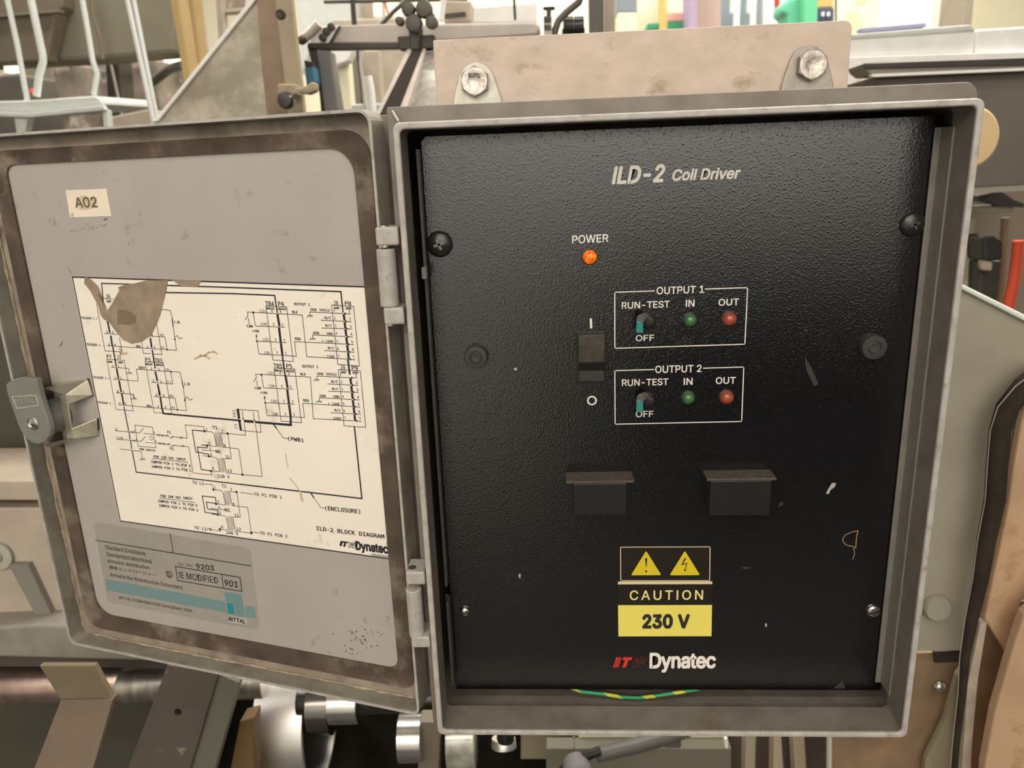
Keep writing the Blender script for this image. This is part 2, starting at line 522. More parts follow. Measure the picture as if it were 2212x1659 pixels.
build('arm_post', MB().box((0.11, 0.50, FZ), (0.18, 0.57, 0.37)), M['tan'], mbar)

# ------------------------------------------------------------------ control panel
PAN = Plane((0, 0.036, 0), (1, 0, 0), (0, 0, 1))
PS = px_size(0.036)
pan = thing('control_panel', (0.153, 0.036, 0.006), 'black textured control panel with switches and lamps inside the grey enclosure', 'control panel')
zb = PAN.uv(1450, 1490).y
fl = [(0.0082, zb), (0.2980, zb), (0.2980, 0.3765), (0.0112, 0.3765), (0.0082, 0.3735)]
build('faceplate', MB().prism([PAN.p(x, z, 0) for x, z in fl], (0, 0.002, 0)), M['faceplate'], pan, bevel=0.0003)

pr = MB()
hP = 0.00012
write(pr, PAN, 'ILD-2', (1323, 396.5), (1435, 391.5), 35.5, hP, 0.030, 0.22)
write(pr, PAN, 'Coil Driver', (1453, 390), (1598.5, 385.2), 23.5, hP, 0.026, 0.22)
build('title_lettering', pr, M['print'], pan, label='cream slanted panel title')
pr = MB()
write(pr, PAN, 'POWER', (1236.4, 526), (1314, 522.6), 17, hP, 0.014)
build('power_word', pr, M['print'], pan)
for (box, gap, t, ru, i_, ou, of) in (
    (((1328.1, 631.3), (1614.9, 621.2), (1609, 743.4), (1328.1, 752.3)), (1413.9, 1524.4), ('OUTPUT 1', (1418.6, 635.7), (1520.4, 632.4)),
     ((1343.4, 667), (1446.1, 663.9)), ((1481.6, 662.3), (1499.7, 661.8)), ((1552.1, 660.4), (1595.6, 658.8)), ((1373.5, 737), (1412.7, 735.9))),
    (((1328.1, 800.5), (1606.6, 792.8), (1602, 910.3), (1328.8, 916.2)), (1412.2, 1520.2), ('OUTPUT 2', (1415.5, 805.7), (1515, 803.3)),
     ((1343.8, 833.9), (1443.3, 831.5)), ((1476.9, 831.1), (1495.5, 830.8)), ((1546.2, 829.2), (1588.6, 828.5)), ((1373.5, 900.9), (1411.1, 900.2)))):
    TL, TR, BR, BL = [PAN.uv(*q) for q in box]
    pr = MB()
    g0 = TL + (TR - TL) * ((gap[0] - box[0][0]) / (box[1][0] - box[0][0]))
    g1 = TL + (TR - TL) * ((gap[1] - box[0][0]) / (box[1][0] - box[0][0]))
    pr.strip(PAN, [g0, TL, BL, BR, TR, g1], 0.00062, hP)
    ofr = build('output_frame', pr, M['print'], pan, label='cream printed frame of ' + t[0].lower())
    pr = MB()
    write(pr, PAN, t[0], t[1], t[2], 15.5, hP, 0.014)
    for s_, q in (('RUN-TEST', ru), ('IN', i_), ('OUT', ou), ('OFF', of)):
        write(pr, PAN, s_, q[0], q[1], 14.2 if s_ != 'OFF' else 13, hP, 0.014)
    build('frame_lettering', pr, M['print'], ofr, kind='stuff')
pr = MB()
pr.strip(PAN, [PAN.uv(1276.4, 690), PAN.uv(1277, 707)], 0.0013, hP)
build('on_mark', pr, M['print'], pan)
pr = MB()
pr.circle(PAN, PAN.uv(1278.7, 865.2), 9.0 * PS, 3.4 * PS, hP)
build('off_mark', pr, M['print'], pan)
lg = MB()
def logo_on(mb_i, mb_w, P, x0, x1, yb_, yt, h):
    """slanted I built from bars, solid T; outline W goes to mb_w"""
    w = x1 - x0
    def q(fx, fy):
        return P.uv(x0 + w * fx + (yb_ - yt) * 0.32 * fy * 0.0 + w * 0.10 * fy, yb_ + (yt - yb_) * fy)
    for j in range(3):
        a = 0.0 + 0.055 * j
        mb_i.poly(P, [q(a, 0), q(a + 0.04, 0), q(a + 0.04, 1), q(a, 1)], h)
    mb_i.poly(P, [q(0.27, 0), q(0.37, 0), q(0.385, 0.72), q(0.28, 0.72)], h)
    mb_i.poly(P, [q(0.20, 0.72), q(0.47, 0.72), q(0.47, 1), q(0.20, 1)], h)
    pts = [(0.56, 1), (0.575, 0), (0.66, 0), (0.715, 0.62), (0.745, 0), (0.82, 0), (0.93, 1)]
    mb_w.strip(P, [q(*p) for p in pts], w * PS * 0.016, h)
    pts = [(0.625, 1), (0.63, 0.32), (0.70, 1), (0.765, 1), (0.785, 0.32), (0.855, 1)]
    mb_w.strip(P, [q(*p) for p in pts], w * PS * 0.016, h)
lr, lw, ln = MB(), MB(), MB()
logo_on(lr, lw, PAN, 1324, 1398, 1441.5, 1419.5, hP)
write(ln, PAN, 'Dynatec', (1404.5, 1451), (1544, 1450.5), 39.5, hP, 0.032, 0.0, 0.97)
build('logo_red', lr, M['red_ink'], pan, label='red slanted logo letters')
build('logo_outline', lw, M['dark_red_ink'], pan, label='dark red outlined logo letter')
build('logo_name', ln, M['white_ink'], pan, label='white bold maker name')

# lamps
def lamp(px, r_px, m, label, name='indicator_lamp'):
    c = PAN.px(*px)
    r = r_px * PS
    o = build(name, MB().lathe(c, PAN.n, [(r, 0), (r, 0.001), (r * 0.97, r * 0.45), (r * 0.80, r * 0.80), (r * 0.5, r * 1.02), (r * 0.2, r * 1.1), (0, r * 1.11)], 24), m, pan, smooth=True, label=label)
    build('collar', MB().lathe(c, PAN.n, [(r * 1.13, 0), (r * 1.13, 0.0006), (r * 1.02, 0.0008), (r * 1.0, 0.0002)], 24), M['black'], o, smooth=True)
AMB = mat('lit_amber_lens', (0.75, 0.16, 0.02), 0.22, var=0.5, vscale=420, emit=(1.0, 0.15, 0.003), estr=0.5)
ant = AMB.node_tree
an = ant.nodes.new('ShaderNodeTexNoise')
an.inputs['Scale'].default_value = 520
ar = ant.nodes.new('ShaderNodeMapRange')
ar.inputs[1].default_value, ar.inputs[2].default_value, ar.inputs[3].default_value, ar.inputs[4].default_value = 0.38, 0.62, 0.12, 0.85
ant.links.new([n for n in ant.nodes if n.type == 'TEX_COORD'][0].outputs['Object'], an.inputs['Vector'])
ant.links.new(an.outputs['Fac'], ar.inputs[0])
ant.links.new(ar.outputs[0], ant.nodes['Principled BSDF'].inputs['Emission Strength'])
GRN = mat('green_lens', (0.045, 0.135, 0.055), 0.2, var=0.2, vscale=200, coat=0.4)
RDL = mat('red_lens', (0.30, 0.065, 0.035), 0.2, var=0.35, vscale=300, coat=0.4)
lamp((1274, 555), 14.5, AMB, 'lit amber power lamp')
lamp((1490.3, 691.2), 14.0, GRN, 'upper green lamp')
lamp((1574.9, 688.4), 15.0, RDL, 'upper red lamp')
lamp((1486.3, 859), 14.0, GRN, 'lower green lamp')
lamp((1569, 857.4), 15.0, RDL, 'lower red lamp')

# rocker switch
def zprof(u0, u1, prof):               # prof: list of (photo row, height)
    x0, x1 = PAN.uv(u0, 770).x, PAN.uv(u1, 770).x
    pts = [PAN.p(x0, PAN.uv(u0, v).y, h) for v, h in prof]
    return MB().prism(pts, (x1 - x0, 0, 0))
rk = build('rocker_switch', zprof(1244, 1308, [(716, 0), (716, 0.0012), (826, 0.0012), (826, 0)]), M['black'], pan, bevel=0.0004)
build('rocker', zprof(1249, 1305, [(780, 0.0010), (780, 0.0040), (800, 0.0018), (823, 0.0024), (823, 0.0010)]), M['black'], rk, bevel=0.0004)
build('rocker_top', zprof(1249, 1305, [(719, 0.0010), (719, 0.0078), (740, 0.0072), (780, 0.0040), (780, 0.0010)]), M['black_dusty'], rk, bevel=0.0005, label='dusty raised half of the rocker')

# toggle switches
DUST = mat('dust_on_plastic', (0.075, 0.062, 0.050), 0.75, var=0.3, vscale=200)
TEAL = mat('teal_sleeve', (0.035, 0.24, 0.235), 0.45)
LEV = mat('grey_lever_plastic', (0.13, 0.12, 0.115), 0.5, var=0.2, vscale=300)
def toggle(cx, cy, label):
    c = PAN.px(cx + 20, cy + 6)
    o = build('toggle_switch', MB().lathe(c, PAN.n, [(0.0045, 0), (0.0045, 0.0022), (0.0036, 0.003), (0.0034, 0.0055), (0.0026, 0.0058)], 20), M['black'], pan, smooth=True, label=label)
    h0, h1 = 0.0045, 0.0125
    qa = [PAN.px(cx + 18, cy - 8, h0), PAN.px(cx + 20, cy + 6, h0), PAN.px(cx + 16, cy + 9, h0 - 0.003), PAN.px(cx + 14, cy - 4, h0 - 0.003)]
    qb = [PAN.px(cx - 2, cy - 8, h1), PAN.px(cx + 8, cy + 10, h1), PAN.px(cx + 8, cy + 10, h1 - 0.0035), PAN.px(cx - 2, cy - 8, h1 - 0.0035)]
    mb = MB().tube([PAN.px(cx + 19, cy + 2, h0), PAN.px(cx + 12, cy - 3, h0 + 0.004), PAN.px(cx + 4, cy + 2, h1)], [0.0020, 0.0023, 0.0026], 10)
    build('lever', mb, LEV, o, smooth=True)
    q0 = [PAN.px(cx - 5, cy + 8, h1), PAN.px(cx + 10, cy + 8, h1), PAN.px(cx + 9.5, cy + 33, h1 - 0.001), PAN.px(cx - 6, cy + 33, h1 - 0.001)]
    build('sleeve', MB().hexa(q0, [p + Vector((0.0003, 0.0035, 0.001)) for p in q0]), TEAL, o, bevel=0.0006)
toggle(1380, 687, 'upper toggle switch with teal tip')
toggle(1380, 858, 'lower toggle switch with teal tip')

# fuse holders
def fuse(top, front, label):
    zt_ = PAN.uv(*top[0]).y
    zt2 = PAN.uv(*top[1]).y
    z0 = (zt_ + zt2) / 2
    yf = atZ(*top[3], z0).y
    h = min(0.022, max(0.004, 0.036 - yf))
    xl, xr = PAN.uv(*top[0]).x, PAN.uv(*top[1]).x
    o = build('fuse_holder', MB().box((xl, 0.036 - h, z0 - 0.0016), (xr, 0.036, z0)), DUST, pan, bevel=0.0004, label=label)
    fx0, fx1 = PAN.uv(*front[0], h).x, PAN.uv(*front[1], h).x
    fz = PAN.uv(*front[2], h).y
    build('drawer', MB().box((fx0, 0.036 - h, fz), (fx1, 0.036, z0 - 0.0016)), M['black'], o, bevel=0.0005)
    mb = MB()
    PP = Plane((0, 0.036 - h, 0), (1, 0, 0), (0, 0, 1))
    cx_ = (front[0][0] + front[1][0]) / 2
    write(mb, PP, 'FUSE', (cx_ - 26, front[0][1] + 42), (cx_ + 26, front[0][1] + 42), 13, 0.0002)
    build('embossed_word', mb, M['black_metal'], o)
fuse(((1222, 1020), (1364.5, 1016.5), None, (1222.3, 1040)), ((1237.6, 1037), (1354, 1035), (1355, 1113)), 'left fuse holder')
fuse(((1518, 1015), (1664, 1013.6), None, (1524, 1034.5)), ((1535, 1035), (1668, 1034), (1666.6, 1113)), 'right fuse holder')

# screws and plugs
def black_screw(px, r_px, label):
    c = PAN.px(*px)
    r = r_px * PS
    o = build('panel_screw', MB().lathe(c, PAN.n, [(r, 0), (r, 0.0008), (r * 0.93, 0.0018), (r * 0.75, 0.0029), (r * 0.4, 0.0037), (0, 0.0040)], 28), M['black_metal'], pan, smooth=True, label=label)
    cc = c + PAN.n * 0.0036
    w = r * 0.09
    mb = MB()
    for ang in (20, 110):
        d = Vector((math.cos(math.radians(ang)), 0, math.sin(math.radians(ang))))
        e = Vector((-d.z, 0, d.x))
        q = [cc - d * r * .42 - e * w, cc + d * r * .42 - e * w, cc + d * r * .42 + e * w, cc - d * r * .42 + e * w]
        mb.hexa(q, [p + PAN.n * 0.0005 for p in q])
    build('cross_recess', mb, mat('recess_glint', (0.16, 0.16, 0.155), 0.3, 0.8) if 'left' in label else M['black_dusty'], o)  # paler cross stands in for glints inside the recess
black_screw((950, 527), 27.5, 'upper left black cross head screw')
black_screw((1970, 484), 25, 'upper right black cross head screw')
def slot_screw(px, r_px, ang, label):
    c = PAN.px(*px)
    r = r_px * PS
    o = build('panel_screw', MB().lathe(c, PAN.n, [(r, 0), (r, 0.0011), (r * 0.9, 0.0018), (r * 0.6, 0.0023), (0, 0.0025)], 24), M['steel'], pan, smooth=True, label=label)
    cc = c + PAN.n * 0.0021
    d = Vector((math.cos(math.radians(ang)), 0, math.sin(math.radians(ang))))
    e = Vector((-d.z, 0, d.x)) * r * 0.12
    q = [cc - d * r * .85 - e, cc + d * r * .85 - e, cc + d * r * .85 + e, cc - d * r * .85 + e]
    build('slot', MB().hexa(q, [p + PAN.n * 0.0005 for p in q]), M['black'], o)
slot_screw((1004, 1320), 12.0, -8, 'lower left bright slotted screw')
slot_screw((1886, 1319), 15.5, 14, 'lower right bright slotted screw')
PLUG = mat('grey_black_rubber', (0.03, 0.03, 0.03), 0.55, bump=0.2, bscale=300)
def plug(px, r_px, label):
    c = PAN.px(*px)
    r = r_px * PS
    o = build('hole_plug', MB().lathe(c, PAN.n, [(r, 0), (r * 1.0, 0.0030), (r * 0.93, 0.0040), (r * 0.55, 0.0042), (r * 0.48, 0.0036), (r * 0.40, 0.0040), (0, 0.0036)], 28), PLUG, pan, smooth=True, label=label)
plug((1029, 769), 25.5, 'left rubber hole plug')
plug((1884, 748), 26.5, 'right rubber hole plug')
# scuffs in the coating
SC = mat('pale_scuff', (0.40, 0.37, 0.33), 0.8)
SC2 = mat('faint_scuff', (0.030, 0.028, 0.026), 0.8)
SC3 = mat('glue_thread', (0.30, 0.23, 0.13), 0.6)
sc = MB()
for pts in (((1784, 1066), (1789, 1056), (1797, 1043), (1806, 1043), (1803, 1052), (1794, 1058), (1790, 1067)),
            ((1652, 1347), (1656, 1346), (1657, 1353), (1653, 1354)), ((1120, 1240), (1125, 1239), (1124, 1249), (1121, 1248)),
            ((1110, 795), (1116, 794), (1117, 800), (1111, 800))):
    build('scuff', MB().poly(PAN, [PAN.uv(*p) for p in pts], 0.00015), SC, pan)
sc = MB()
for pts in (((1680, 1096), (1684, 1087), (1692, 1083), (1691, 1090)), ((1600, 1226), (1610, 1223), (1622, 1226), (1612, 1230)),
            ((1737, 712), (1743, 710), (1744, 715), (1738, 716)), ((1738, 770), (1752, 792), (1768, 830), (1758, 834), (1742, 800)),
            ((1480, 645), (1500, 638), (1502, 662), (1488, 668)), ((1800, 1487), (1820, 1470), (1826, 1487))):
    build('scuff', MB().poly(PAN, [PAN.uv(*p) for p in pts], 0.00010), SC2, pan)
th = [(1853, 1146), (1840, 1149), (1826, 1155), (1820, 1163), (1822, 1172), (1830, 1178), (1842, 1180), (1848, 1184), (1850, 1160), (1853, 1147)]
t2 = [(1843, 1180), (1846, 1196), (1842, 1208)]
build('glue_thread', MB().strip(PAN, [PAN.uv(*p) for p in th], 0.0006, 0.0002).strip(PAN, [PAN.uv(*p) for p in t2], 0.0005, 0.0002), SC3, pan)

# caution label
hl = 0.00022
cl = thing('caution_label', PAN.px(1436, 1374), 'yellow and black CAUTION 230 V label with two warning triangles', 'label')
def slabel(name, pts, m, h0, h1, parent, P=PAN, label=None):
    q = [P.px(*p, h0) for p in pts]
    return build(name, MB().prism(q, P.n * (h1 - h0)), m, parent, label=label)
slabel('caution_strip', [(1335, 1262), (1538.5, 1261.5), (1538, 1306.5), (1335, 1307)], M['label_black'], 0.00002, hl, cl)
slabel('voltage_strip', [(1335.1, 1306.9), (1538, 1306.2), (1536.8, 1373.9), (1335.9, 1374.4)], M['yellow'], 0.00002, hl, cl)
slabel('symbol_strip', [(1339.8, 1181), (1534.2, 1180.3), (1533.3, 1254.3), (1340.3, 1254)], M['label_black'], 0.00002, 0.00012, cl)
BARM = mat('cream_label_bar', (0.70, 0.58, 0.36), 0.5)
slabel('divider_bar', [(1335, 1256), (1538.5, 1255.6), (1538.5, 1261.8), (1334.7, 1262.4)], BARM, 0.00002, hl, cl)
mb = MB()
fr = [PAN.uv(*p) for p in ((1340.3, 1181.5), (1533.7, 1180.8), (1532.8, 1253.8), (1340.8, 1253.8), (1340.3, 1181.5))]
mb.strip(PAN, fr, 0.00055, 0.0003)
build('frame_line', mb, BARM, cl)
def tri(pts):
    q = [PAN.uv(*p) for p in pts]
    c = (q[0] + q[1] + q[2]) / 3
    out = []
    for i in range(3):
        a, b_, d = q[i - 1], q[i], q[(i + 1) % 3]
        r = 0.0009
        out += [b_ + (a - b_).normalized() * r * 1.2, b_ + (c - b_).normalized() * r * 0.5, b_ + (d - b_).normalized() * r * 1.2]
    return build('warning_triangle', MB().prism([PAN.p(x.x, x.y, 0.0002) for x in out], PAN.n * 0.0002), M['yellow_tri'], cl)
t1 = tri(((1395.6, 1189.2), (1362.8, 1242.2), (1428.4, 1241.8)))
t2 = tri(((1479.2, 1189.2), (1446.2, 1242.2), (1512, 1241.8)))
mb = MB()
mb.poly(PAN, [PAN.uv(*p) for p in ((1393, 1205), (1398.2, 1205), (1396.4, 1223.5), (1394.8, 1223.5))], 0.00045)
mb.poly(PAN, [PAN.uv(*p) for p in ((1393.5, 1231.5), (1397.7, 1231.5), (1397.7, 1235.8), (1393.5, 1235.8))], 0.00045)
build('exclamation_mark', mb, M['ink'], t1)
mb = MB()
mb.poly(PAN, [PAN.uv(*p) for p in ((1478.5, 1205), (1482, 1205), (1475.5, 1217.5), (1471.5, 1219.5))], 0.00045)
mb.poly(PAN, [PAN.uv(*p) for p in ((1471.5, 1219.5), (1484, 1214.5), (1484, 1216.6), (1473, 1220.5))], 0.00045)
mb.poly(PAN, [PAN.uv(*p) for p in ((1482.3, 1215.3), (1484.3, 1214.8), (1480.6, 1230), (1479.2, 1230))], 0.00045)
mb.poly(PAN, [PAN.uv(*p) for p in ((1477, 1229), (1482.6, 1229.4), (1478.8, 1234.5))], 0.00045)
build('lightning_bolt', mb, M['ink'], t2)
YT = mat('pale_yellow_letters', (0.80, 0.69, 0.28), 0.5)
mb = MB()
write(mb, PAN, 'CAUTION', (1360.5, 1295.4), (1517.8, 1294.5), 20.2, 0.0004, 0.012, 0, 1.25)
build('lettering', mb, YT, cl)
mb = MB()
write(mb, PAN, '230 V', (1389.2, 1355.6), (1487.5, 1355.1), 27.5, 0.0004, 0.045, 0, 1.0, 1.2)
build('lettering', mb, M['ink'], cl)

# green and yellow earth wire sagging below the faceplate
WIRE = mat('green_yellow_wire', (0.04, 0.27, 0.10), 0.4)
nt = WIRE.node_tree
wv = nt.nodes.new('ShaderNodeTexWave')
wv.wave_type = 'BANDS'
wv.bands_direction = 'DIAGONAL'
wv.inputs['Scale'].default_value = 26
tcw = nt.nodes.new('ShaderNodeTexCoord')
nt.links.new(tcw.outputs['Object'], wv.inputs['Vector'])
rpw = nt.nodes.new('ShaderNodeValToRGB')
rpw.color_ramp.interpolation = 'CONSTANT'
rpw.color_ramp.elements[0].color = (0.03, 0.30, 0.12, 1)
rpw.color_ramp.elements[1].color = (0.55, 0.55, 0.06, 1)
rpw.color_ramp.elements[1].position = 0.72
nt.links.new(wv.outputs['Fac'], rpw.inputs[0])
nt.links.new(rpw.outputs[0], nt.nodes['Principled BSDF'].inputs['Base Color'])
pts = [(1235, 1486), (1258, 1494), (1300, 1499), (1345, 1506), (1380, 1508), (1420, 1503), (1470, 1495), (1510, 1488)]
build('earth_wire', MB().tube([atY(u, v, 0.0395) for u, v in pts], 0.0014, 10), WIRE, smooth=True,
      label='green and yellow wire sagging below the black control panel', cat='wire')

# ------------------------------------------------------------------ door
ang = math.radians(164.62)
DU = Vector((math.cos(ang), math.sin(ang), 0))
DN = Vector((math.sin(ang), -math.cos(ang), 0))
DD = 0.0135
DOOR = Plane(Vector((-0.0145, 0.015, 0)) + DN * DD, -DU, (0, 0, 1))
def dl(loop, h):
    return [DOOR.p(x, z, h) for x, z in loop]
dwid = 0.3095
outer = rrect(-dwid, 0.0, 0.0022, 0.3912, 0.007, 6, (0.007, 0.006, 0.0085, 0.007))
inner = rrect(-dwid + 0.0020, -0.0020, 0.0042, 0.3892, 0.005, 6, (0.005, 0.004, 0.0068, 0.005))
mb = MB().ring(dl(outer, DD), dl(inner, DD), -DOOR.n * (DD + 0.0015))
mb.prism(dl(rrect(-dwid + 0.001, -0.001, 0.0032, 0.3902, 0.006, 6), -0.0002), -DOOR.n * 0.0014)
door = build('door', mb, M['doorwall'], enc, bevel=0.0009, label='enclosure door showing its pale grey inside')
edge = MB().ring(dl(outer, DD + 0.0004), dl(rrect(-dwid + 0.0017, -0.0017, 0.0039, 0.3895, 0.0055, 6, (0.0055, 0.0045, 0.007, 0.0055)), DD + 0.0004), -DOOR.n * 0.0006)
build('door_lip', edge, M['rim'], door)
px0, px1 = -0.2872, -0.0198
pz0, pz1 = 0.0262, 0.3722
ploop = rrect(px0, px1, pz0, pz1, 0.012, 8, (0.015, 0.009, 0.016, 0.008))
# slight trapezium as in the photograph (the foam bead is not quite straight)
build('inner_panel', MB().prism(dl(ploop, -0.0002), DOOR.n * 0.0007), M['door'], door)
gl0 = rrect(-dwid + 0.0021, -0.0021, 0.0043, 0.3891, 0.005, 8)
gl1 = rrect(-0.3000, -0.0085, 0.0125, 0.3815, 0.012, 8, (0.013, 0.009, 0.016, 0.010))
GL = mat('glue_stained_paint', (0.27, 0.225, 0.18), 0.7, var=0.3, vscale=50, dirt=(0.11, 0.08, 0.06), damt=0.35, dscale=30, bump=0.7, bscale=400)
build('glue_residue', MB().ring(dl(gl0, 0.0012), dl(gl1, 0.0012), -DOOR.n * 0.0013), GL, door)
build('gasket', MB().ring(dl(gl1, 0.0022), dl(ploop, 0.0022), -DOOR.n * 0.0022), M['gasket'], door)
# dried glue ridges along the lower and left walls
rnd = random.Random(4)
mb = MB()
for (x0, z0, x1, z1) in ((-0.296, 0.0052, -0.01, 0.0052), (-0.3062, 0.012, -0.3062, 0.385), (-0.0040, 0.012, -0.0040, 0.380)):
    pts, rs = [], []
    for i in range(46):
        t = i / 45
        pts.append(DOOR.p(x0 + (x1 - x0) * t, z0 + (z1 - z0) * t, 0.0016 + rnd.uniform(-0.0004, 0.0006)))
        rs.append(rnd.uniform(0.0006, 0.0013))
    mb.tube(pts, rs, 6)
build('glue_ridge', mb, M['dirt_line'], door, smooth=True, kind='stuff')
# smudges on the door inside
SM = mat('grey_smudge', (0.17, 0.155, 0.15), 0.8)
mb = MB()
for i in range(60):
    u, v = rnd.gauss(775, 26), rnd.gauss(1383, 14)
    r = rnd.uniform(0.0002, 0.0009)
    if 720 < u < 830 and 1358 < v < 1420:
        mb.disc(DOOR, DOOR.uv(u, v), r, 0.0006, 6)
for i in range(26):
    mb.disc(DOOR, DOOR.uv(150 + i * 3.2 + rnd.uniform(-2, 2), 500 - i * 0.5 + rnd.uniform(-3, 3)), rnd.uniform(0.0002, 0.0005), 0.0006, 6)
mb.poly(DOOR, [DOOR.uv(*p) for p in ((224, 474), (232, 470), (235, 473), (228, 477))], 0.0006)
mb.poly(DOOR, [DOOR.uv(*p) for p in ((146, 577), (150, 580), (158, 590), (156, 590))], 0.0006)
mb.poly(DOOR, [DOOR.uv(*p) for p in ((128, 750), (135, 738), (137, 734), (136, 745))], 0.0006)
for i in range(60):
    mb.disc(DOOR, DOOR.uv(rnd.uniform(70, 170), rnd.uniform(420, 780)), rnd.uniform(0.0001, 0.00028), 0.0006, 5)
build('smudge', mb, SM, door, kind='stuff')

# latch on the free edge of the door
PLA = mat('grey_latch_casting', (0.19, 0.195, 0.18), 0.5, var=0.08, vscale=80, bump=0.25, bscale=500)
def lp(x, y, h):
    return DOOR.px(x / 7.373, 780 + y / 7.373, h)
sc_c = DOOR.uv(520 / 7.373, 780 + 985 / 7.373, 0.023)
build('lock_housing', MB().lathe(DOOR.p(sc_c.x, sc_c.y, 0.0005), DOOR.n, [(0.0125, 0), (0.0125, 0.012), (0.0115, 0.017), (0.009, 0.0175)], 28), PLA, door, smooth=True)
ton = [(90, 370), (180, 300), (300, 265), (420, 262), (580, 285), (600, 400), (640, 560), (700, 760), (770, 960), (795, 1080), (785, 1190), (720, 1290), (610, 1335), (490, 1300), (380, 1190), (310, 1080), (230, 860), (150, 640), (100, 470)]
q = [lp(x, y, 0.0225) for x, y in ton]
build('latch_tongue', MB().prism(q, -DOOR.n * 0.0048), PLA, door, bevel=0.0010, bseg=3, label='grey cast latch tongue')
qe = [lp(x, y, 0.0229) for x, y in ((180, 560), (575, 535), (630, 715), (265, 765))]
qi = [lp(x, y, 0.0229) for x, y in ((200, 580), (558, 558), (605, 700), (280, 742))]
build('tongue_badge', MB().ring(qe, qi, -DOOR.n * 0.0005), M['zinc'], door)
mb = MB()
PL2 = Plane(DOOR.o + DOOR.n * 0.0226, DOOR.a, DOOR.b)
write(mb, PL2, 'RITTAL', (33, 871), (77, 869), 9, 0.0002)
build('badge_letters', mb, M['zinc'], door)
mb = MB().lathe(DOOR.p(sc_c.x, sc_c.y, 0.0218), DOOR.n, [(0.0052, 0), (0.0052, 0.0014), (0.0044, 0.0018), (0.0040, 0.0012), (0.0034, 0.0016), (0, 0.0018)], 24)
build('latch_screw', mb, M['steel'], door, smooth=True)
BR = mat('passivated_bracket_steel', (0.62, 0.58, 0.46), 0.32, 0.8, var=0.12, vscale=120)
mb = MB()
th_ = DOOR.n * -0.0012
def slq(pts):
    qq = [lp(*p) for p in pts]
    mb.hexa(qq, [p + th_ for p in qq])
slq(((950, 545, .0120), (1050, 535, .0122), (1165, 1235, .0122), (1070, 1235, .0120)))
slq(((1045, 540, .0122), (1400, 300, .0020), (1470, 545, .0020), (1060, 700, .0122)))
slq(((1125, 1085, .0122), (1545, 915, .0020), (1560, 1190, .0020), (1160, 1238, .0122)))
slq(((700, 440, .0100), (960, 330, .0012), (1390, 300, .0020), (1045, 540, .0122)))
slq(((690, 1330, .0040), (1080, 1240, .0120), (1090, 1290, .0100), (800, 1385, .0030)))
build('latch_bracket', mb, BR, door, bevel=0.0003)
build('bracket_foot', MB().hexa([lp(1380, 285, .0018), lp(1410, 275, .0018), lp(1480, 560, .0018), lp(1440, 560, .0018)], [lp(1380, 285, .0006), lp(1410, 275, .0006), lp(1480, 560, .0006), lp(1440, 560, .0006)])
      .hexa([lp(1520, 920, .0018), lp(1560, 905, .0018), lp(1575, 1075, .0018), lp(1540, 1190, .0018)], [lp(1520, 920, .0006), lp(1560, 905, .0006), lp(1575, 1075, .0006), lp(1540, 1190, .0006)]), M['black'], door)
# ------------------------------------------------------------------ labels stuck to the inside of the door
HS, HT = 0.0008, 0.00092              # film surface and print height above the door plane
def film(name, pts, m, parent, h0=0.0005, h1=HS, label=None):
    return build(name, MB().prism([DOOR.px(*p, h0) for p in pts], DOOR.n * (h1 - h0)), m, parent, label=label)

tg = thing('tag_sticker', DOOR.px(196, 470, HS), 'small cream sticker reading A02 high on the door', 'sticker')
film('backing', [(142.5, 411), (230, 407.5), (241, 466.5), (152, 470)], mat('cream_sticker_paper', (0.80, 0.72, 0.60), 0.6, var=0.04, vscale=60), tg)
mb = MB()
mb.poly(DOOR, [DOOR.uv(60 + x / 7.373, 370 + y / 7.373, HT) for x, y in ((790, 520), (800, 430), (870, 380), (960, 405), (1040, 420), (1100, 470), (1090, 540), (1010, 600), (900, 620), (820, 610))], HT - 0.00006)
mb.poly(DOOR, [DOOR.uv(60 + x / 7.373, 370 + y / 7.373, HT) for x, y in ((670, 690), (700, 655), (735, 665), (735, 720), (710, 750), (680, 730))], HT - 0.00006)
build('stain', mb, mat('glue_stain', (0.60, 0.51, 0.36), 0.5), tg)
mb = MB()
write(mb, DOOR, 'A02', (166.5, 448.7), (213.3, 447.4), 22.5, HT + 0.00005, 0.015)
build('lettering', mb, mat('faded_brown_ink', (0.13, 0.095, 0.06), 0.6), tg)

K = 5.924
ORG = {'A': (150, 580), 'B': (500, 580), 'C': (200, 840), 'D': (520, 840), 'E': (180, 1080), 'F': (500, 1080)}
def pc(c, x, y):
    return ORG[c][0] + x / K, ORG[c][1] + y / K
thin, bold_, text = MB(), MB(), MB()
def L(c, pts, w=0.42, f=None):
    out = []
    for x, y in pts:
        if f:
            x, y = f(x, y)
        u, v = pc(c, x, y)
        out.append(DOOR.uv(u, v, HT))
    (thin if w < 0.6 else bold_).strip(DOOR, out, w / 1000, HT)
def T(c, s, bl, br, h, f=None, b=0.0, sh=0.0):
    if f:
        bl, br = f(*bl), f(*br)
    u0, v0 = pc(c, *bl)
    u1, v1 = pc(c, *br)
    write(text, DOORT, s, (u0, v0), (u1, v1), h / K, 0.0, b + 0.016, sh)
def D(c, x, y, r=0.75, f=None):
    if f:
        x, y = f(x, y)
    bold_.disc(DOOR, DOOR.uv(*pc(c, x, y), HT), r / 1000, HT + 0.00003, 10)
def GND(c, x, y, f=None):
    L(c, [(x - 30, y + 2), (x + 30, y + 6)], 0.42, f)
    for d in (-28, 0, 28):
        L(c, [(x + d, y + 4), (x + d - 12, y + 22)], 0.35, f)
DOORT = Plane(DOOR.o + DOOR.n * HT, DOOR.a, DOOR.b)

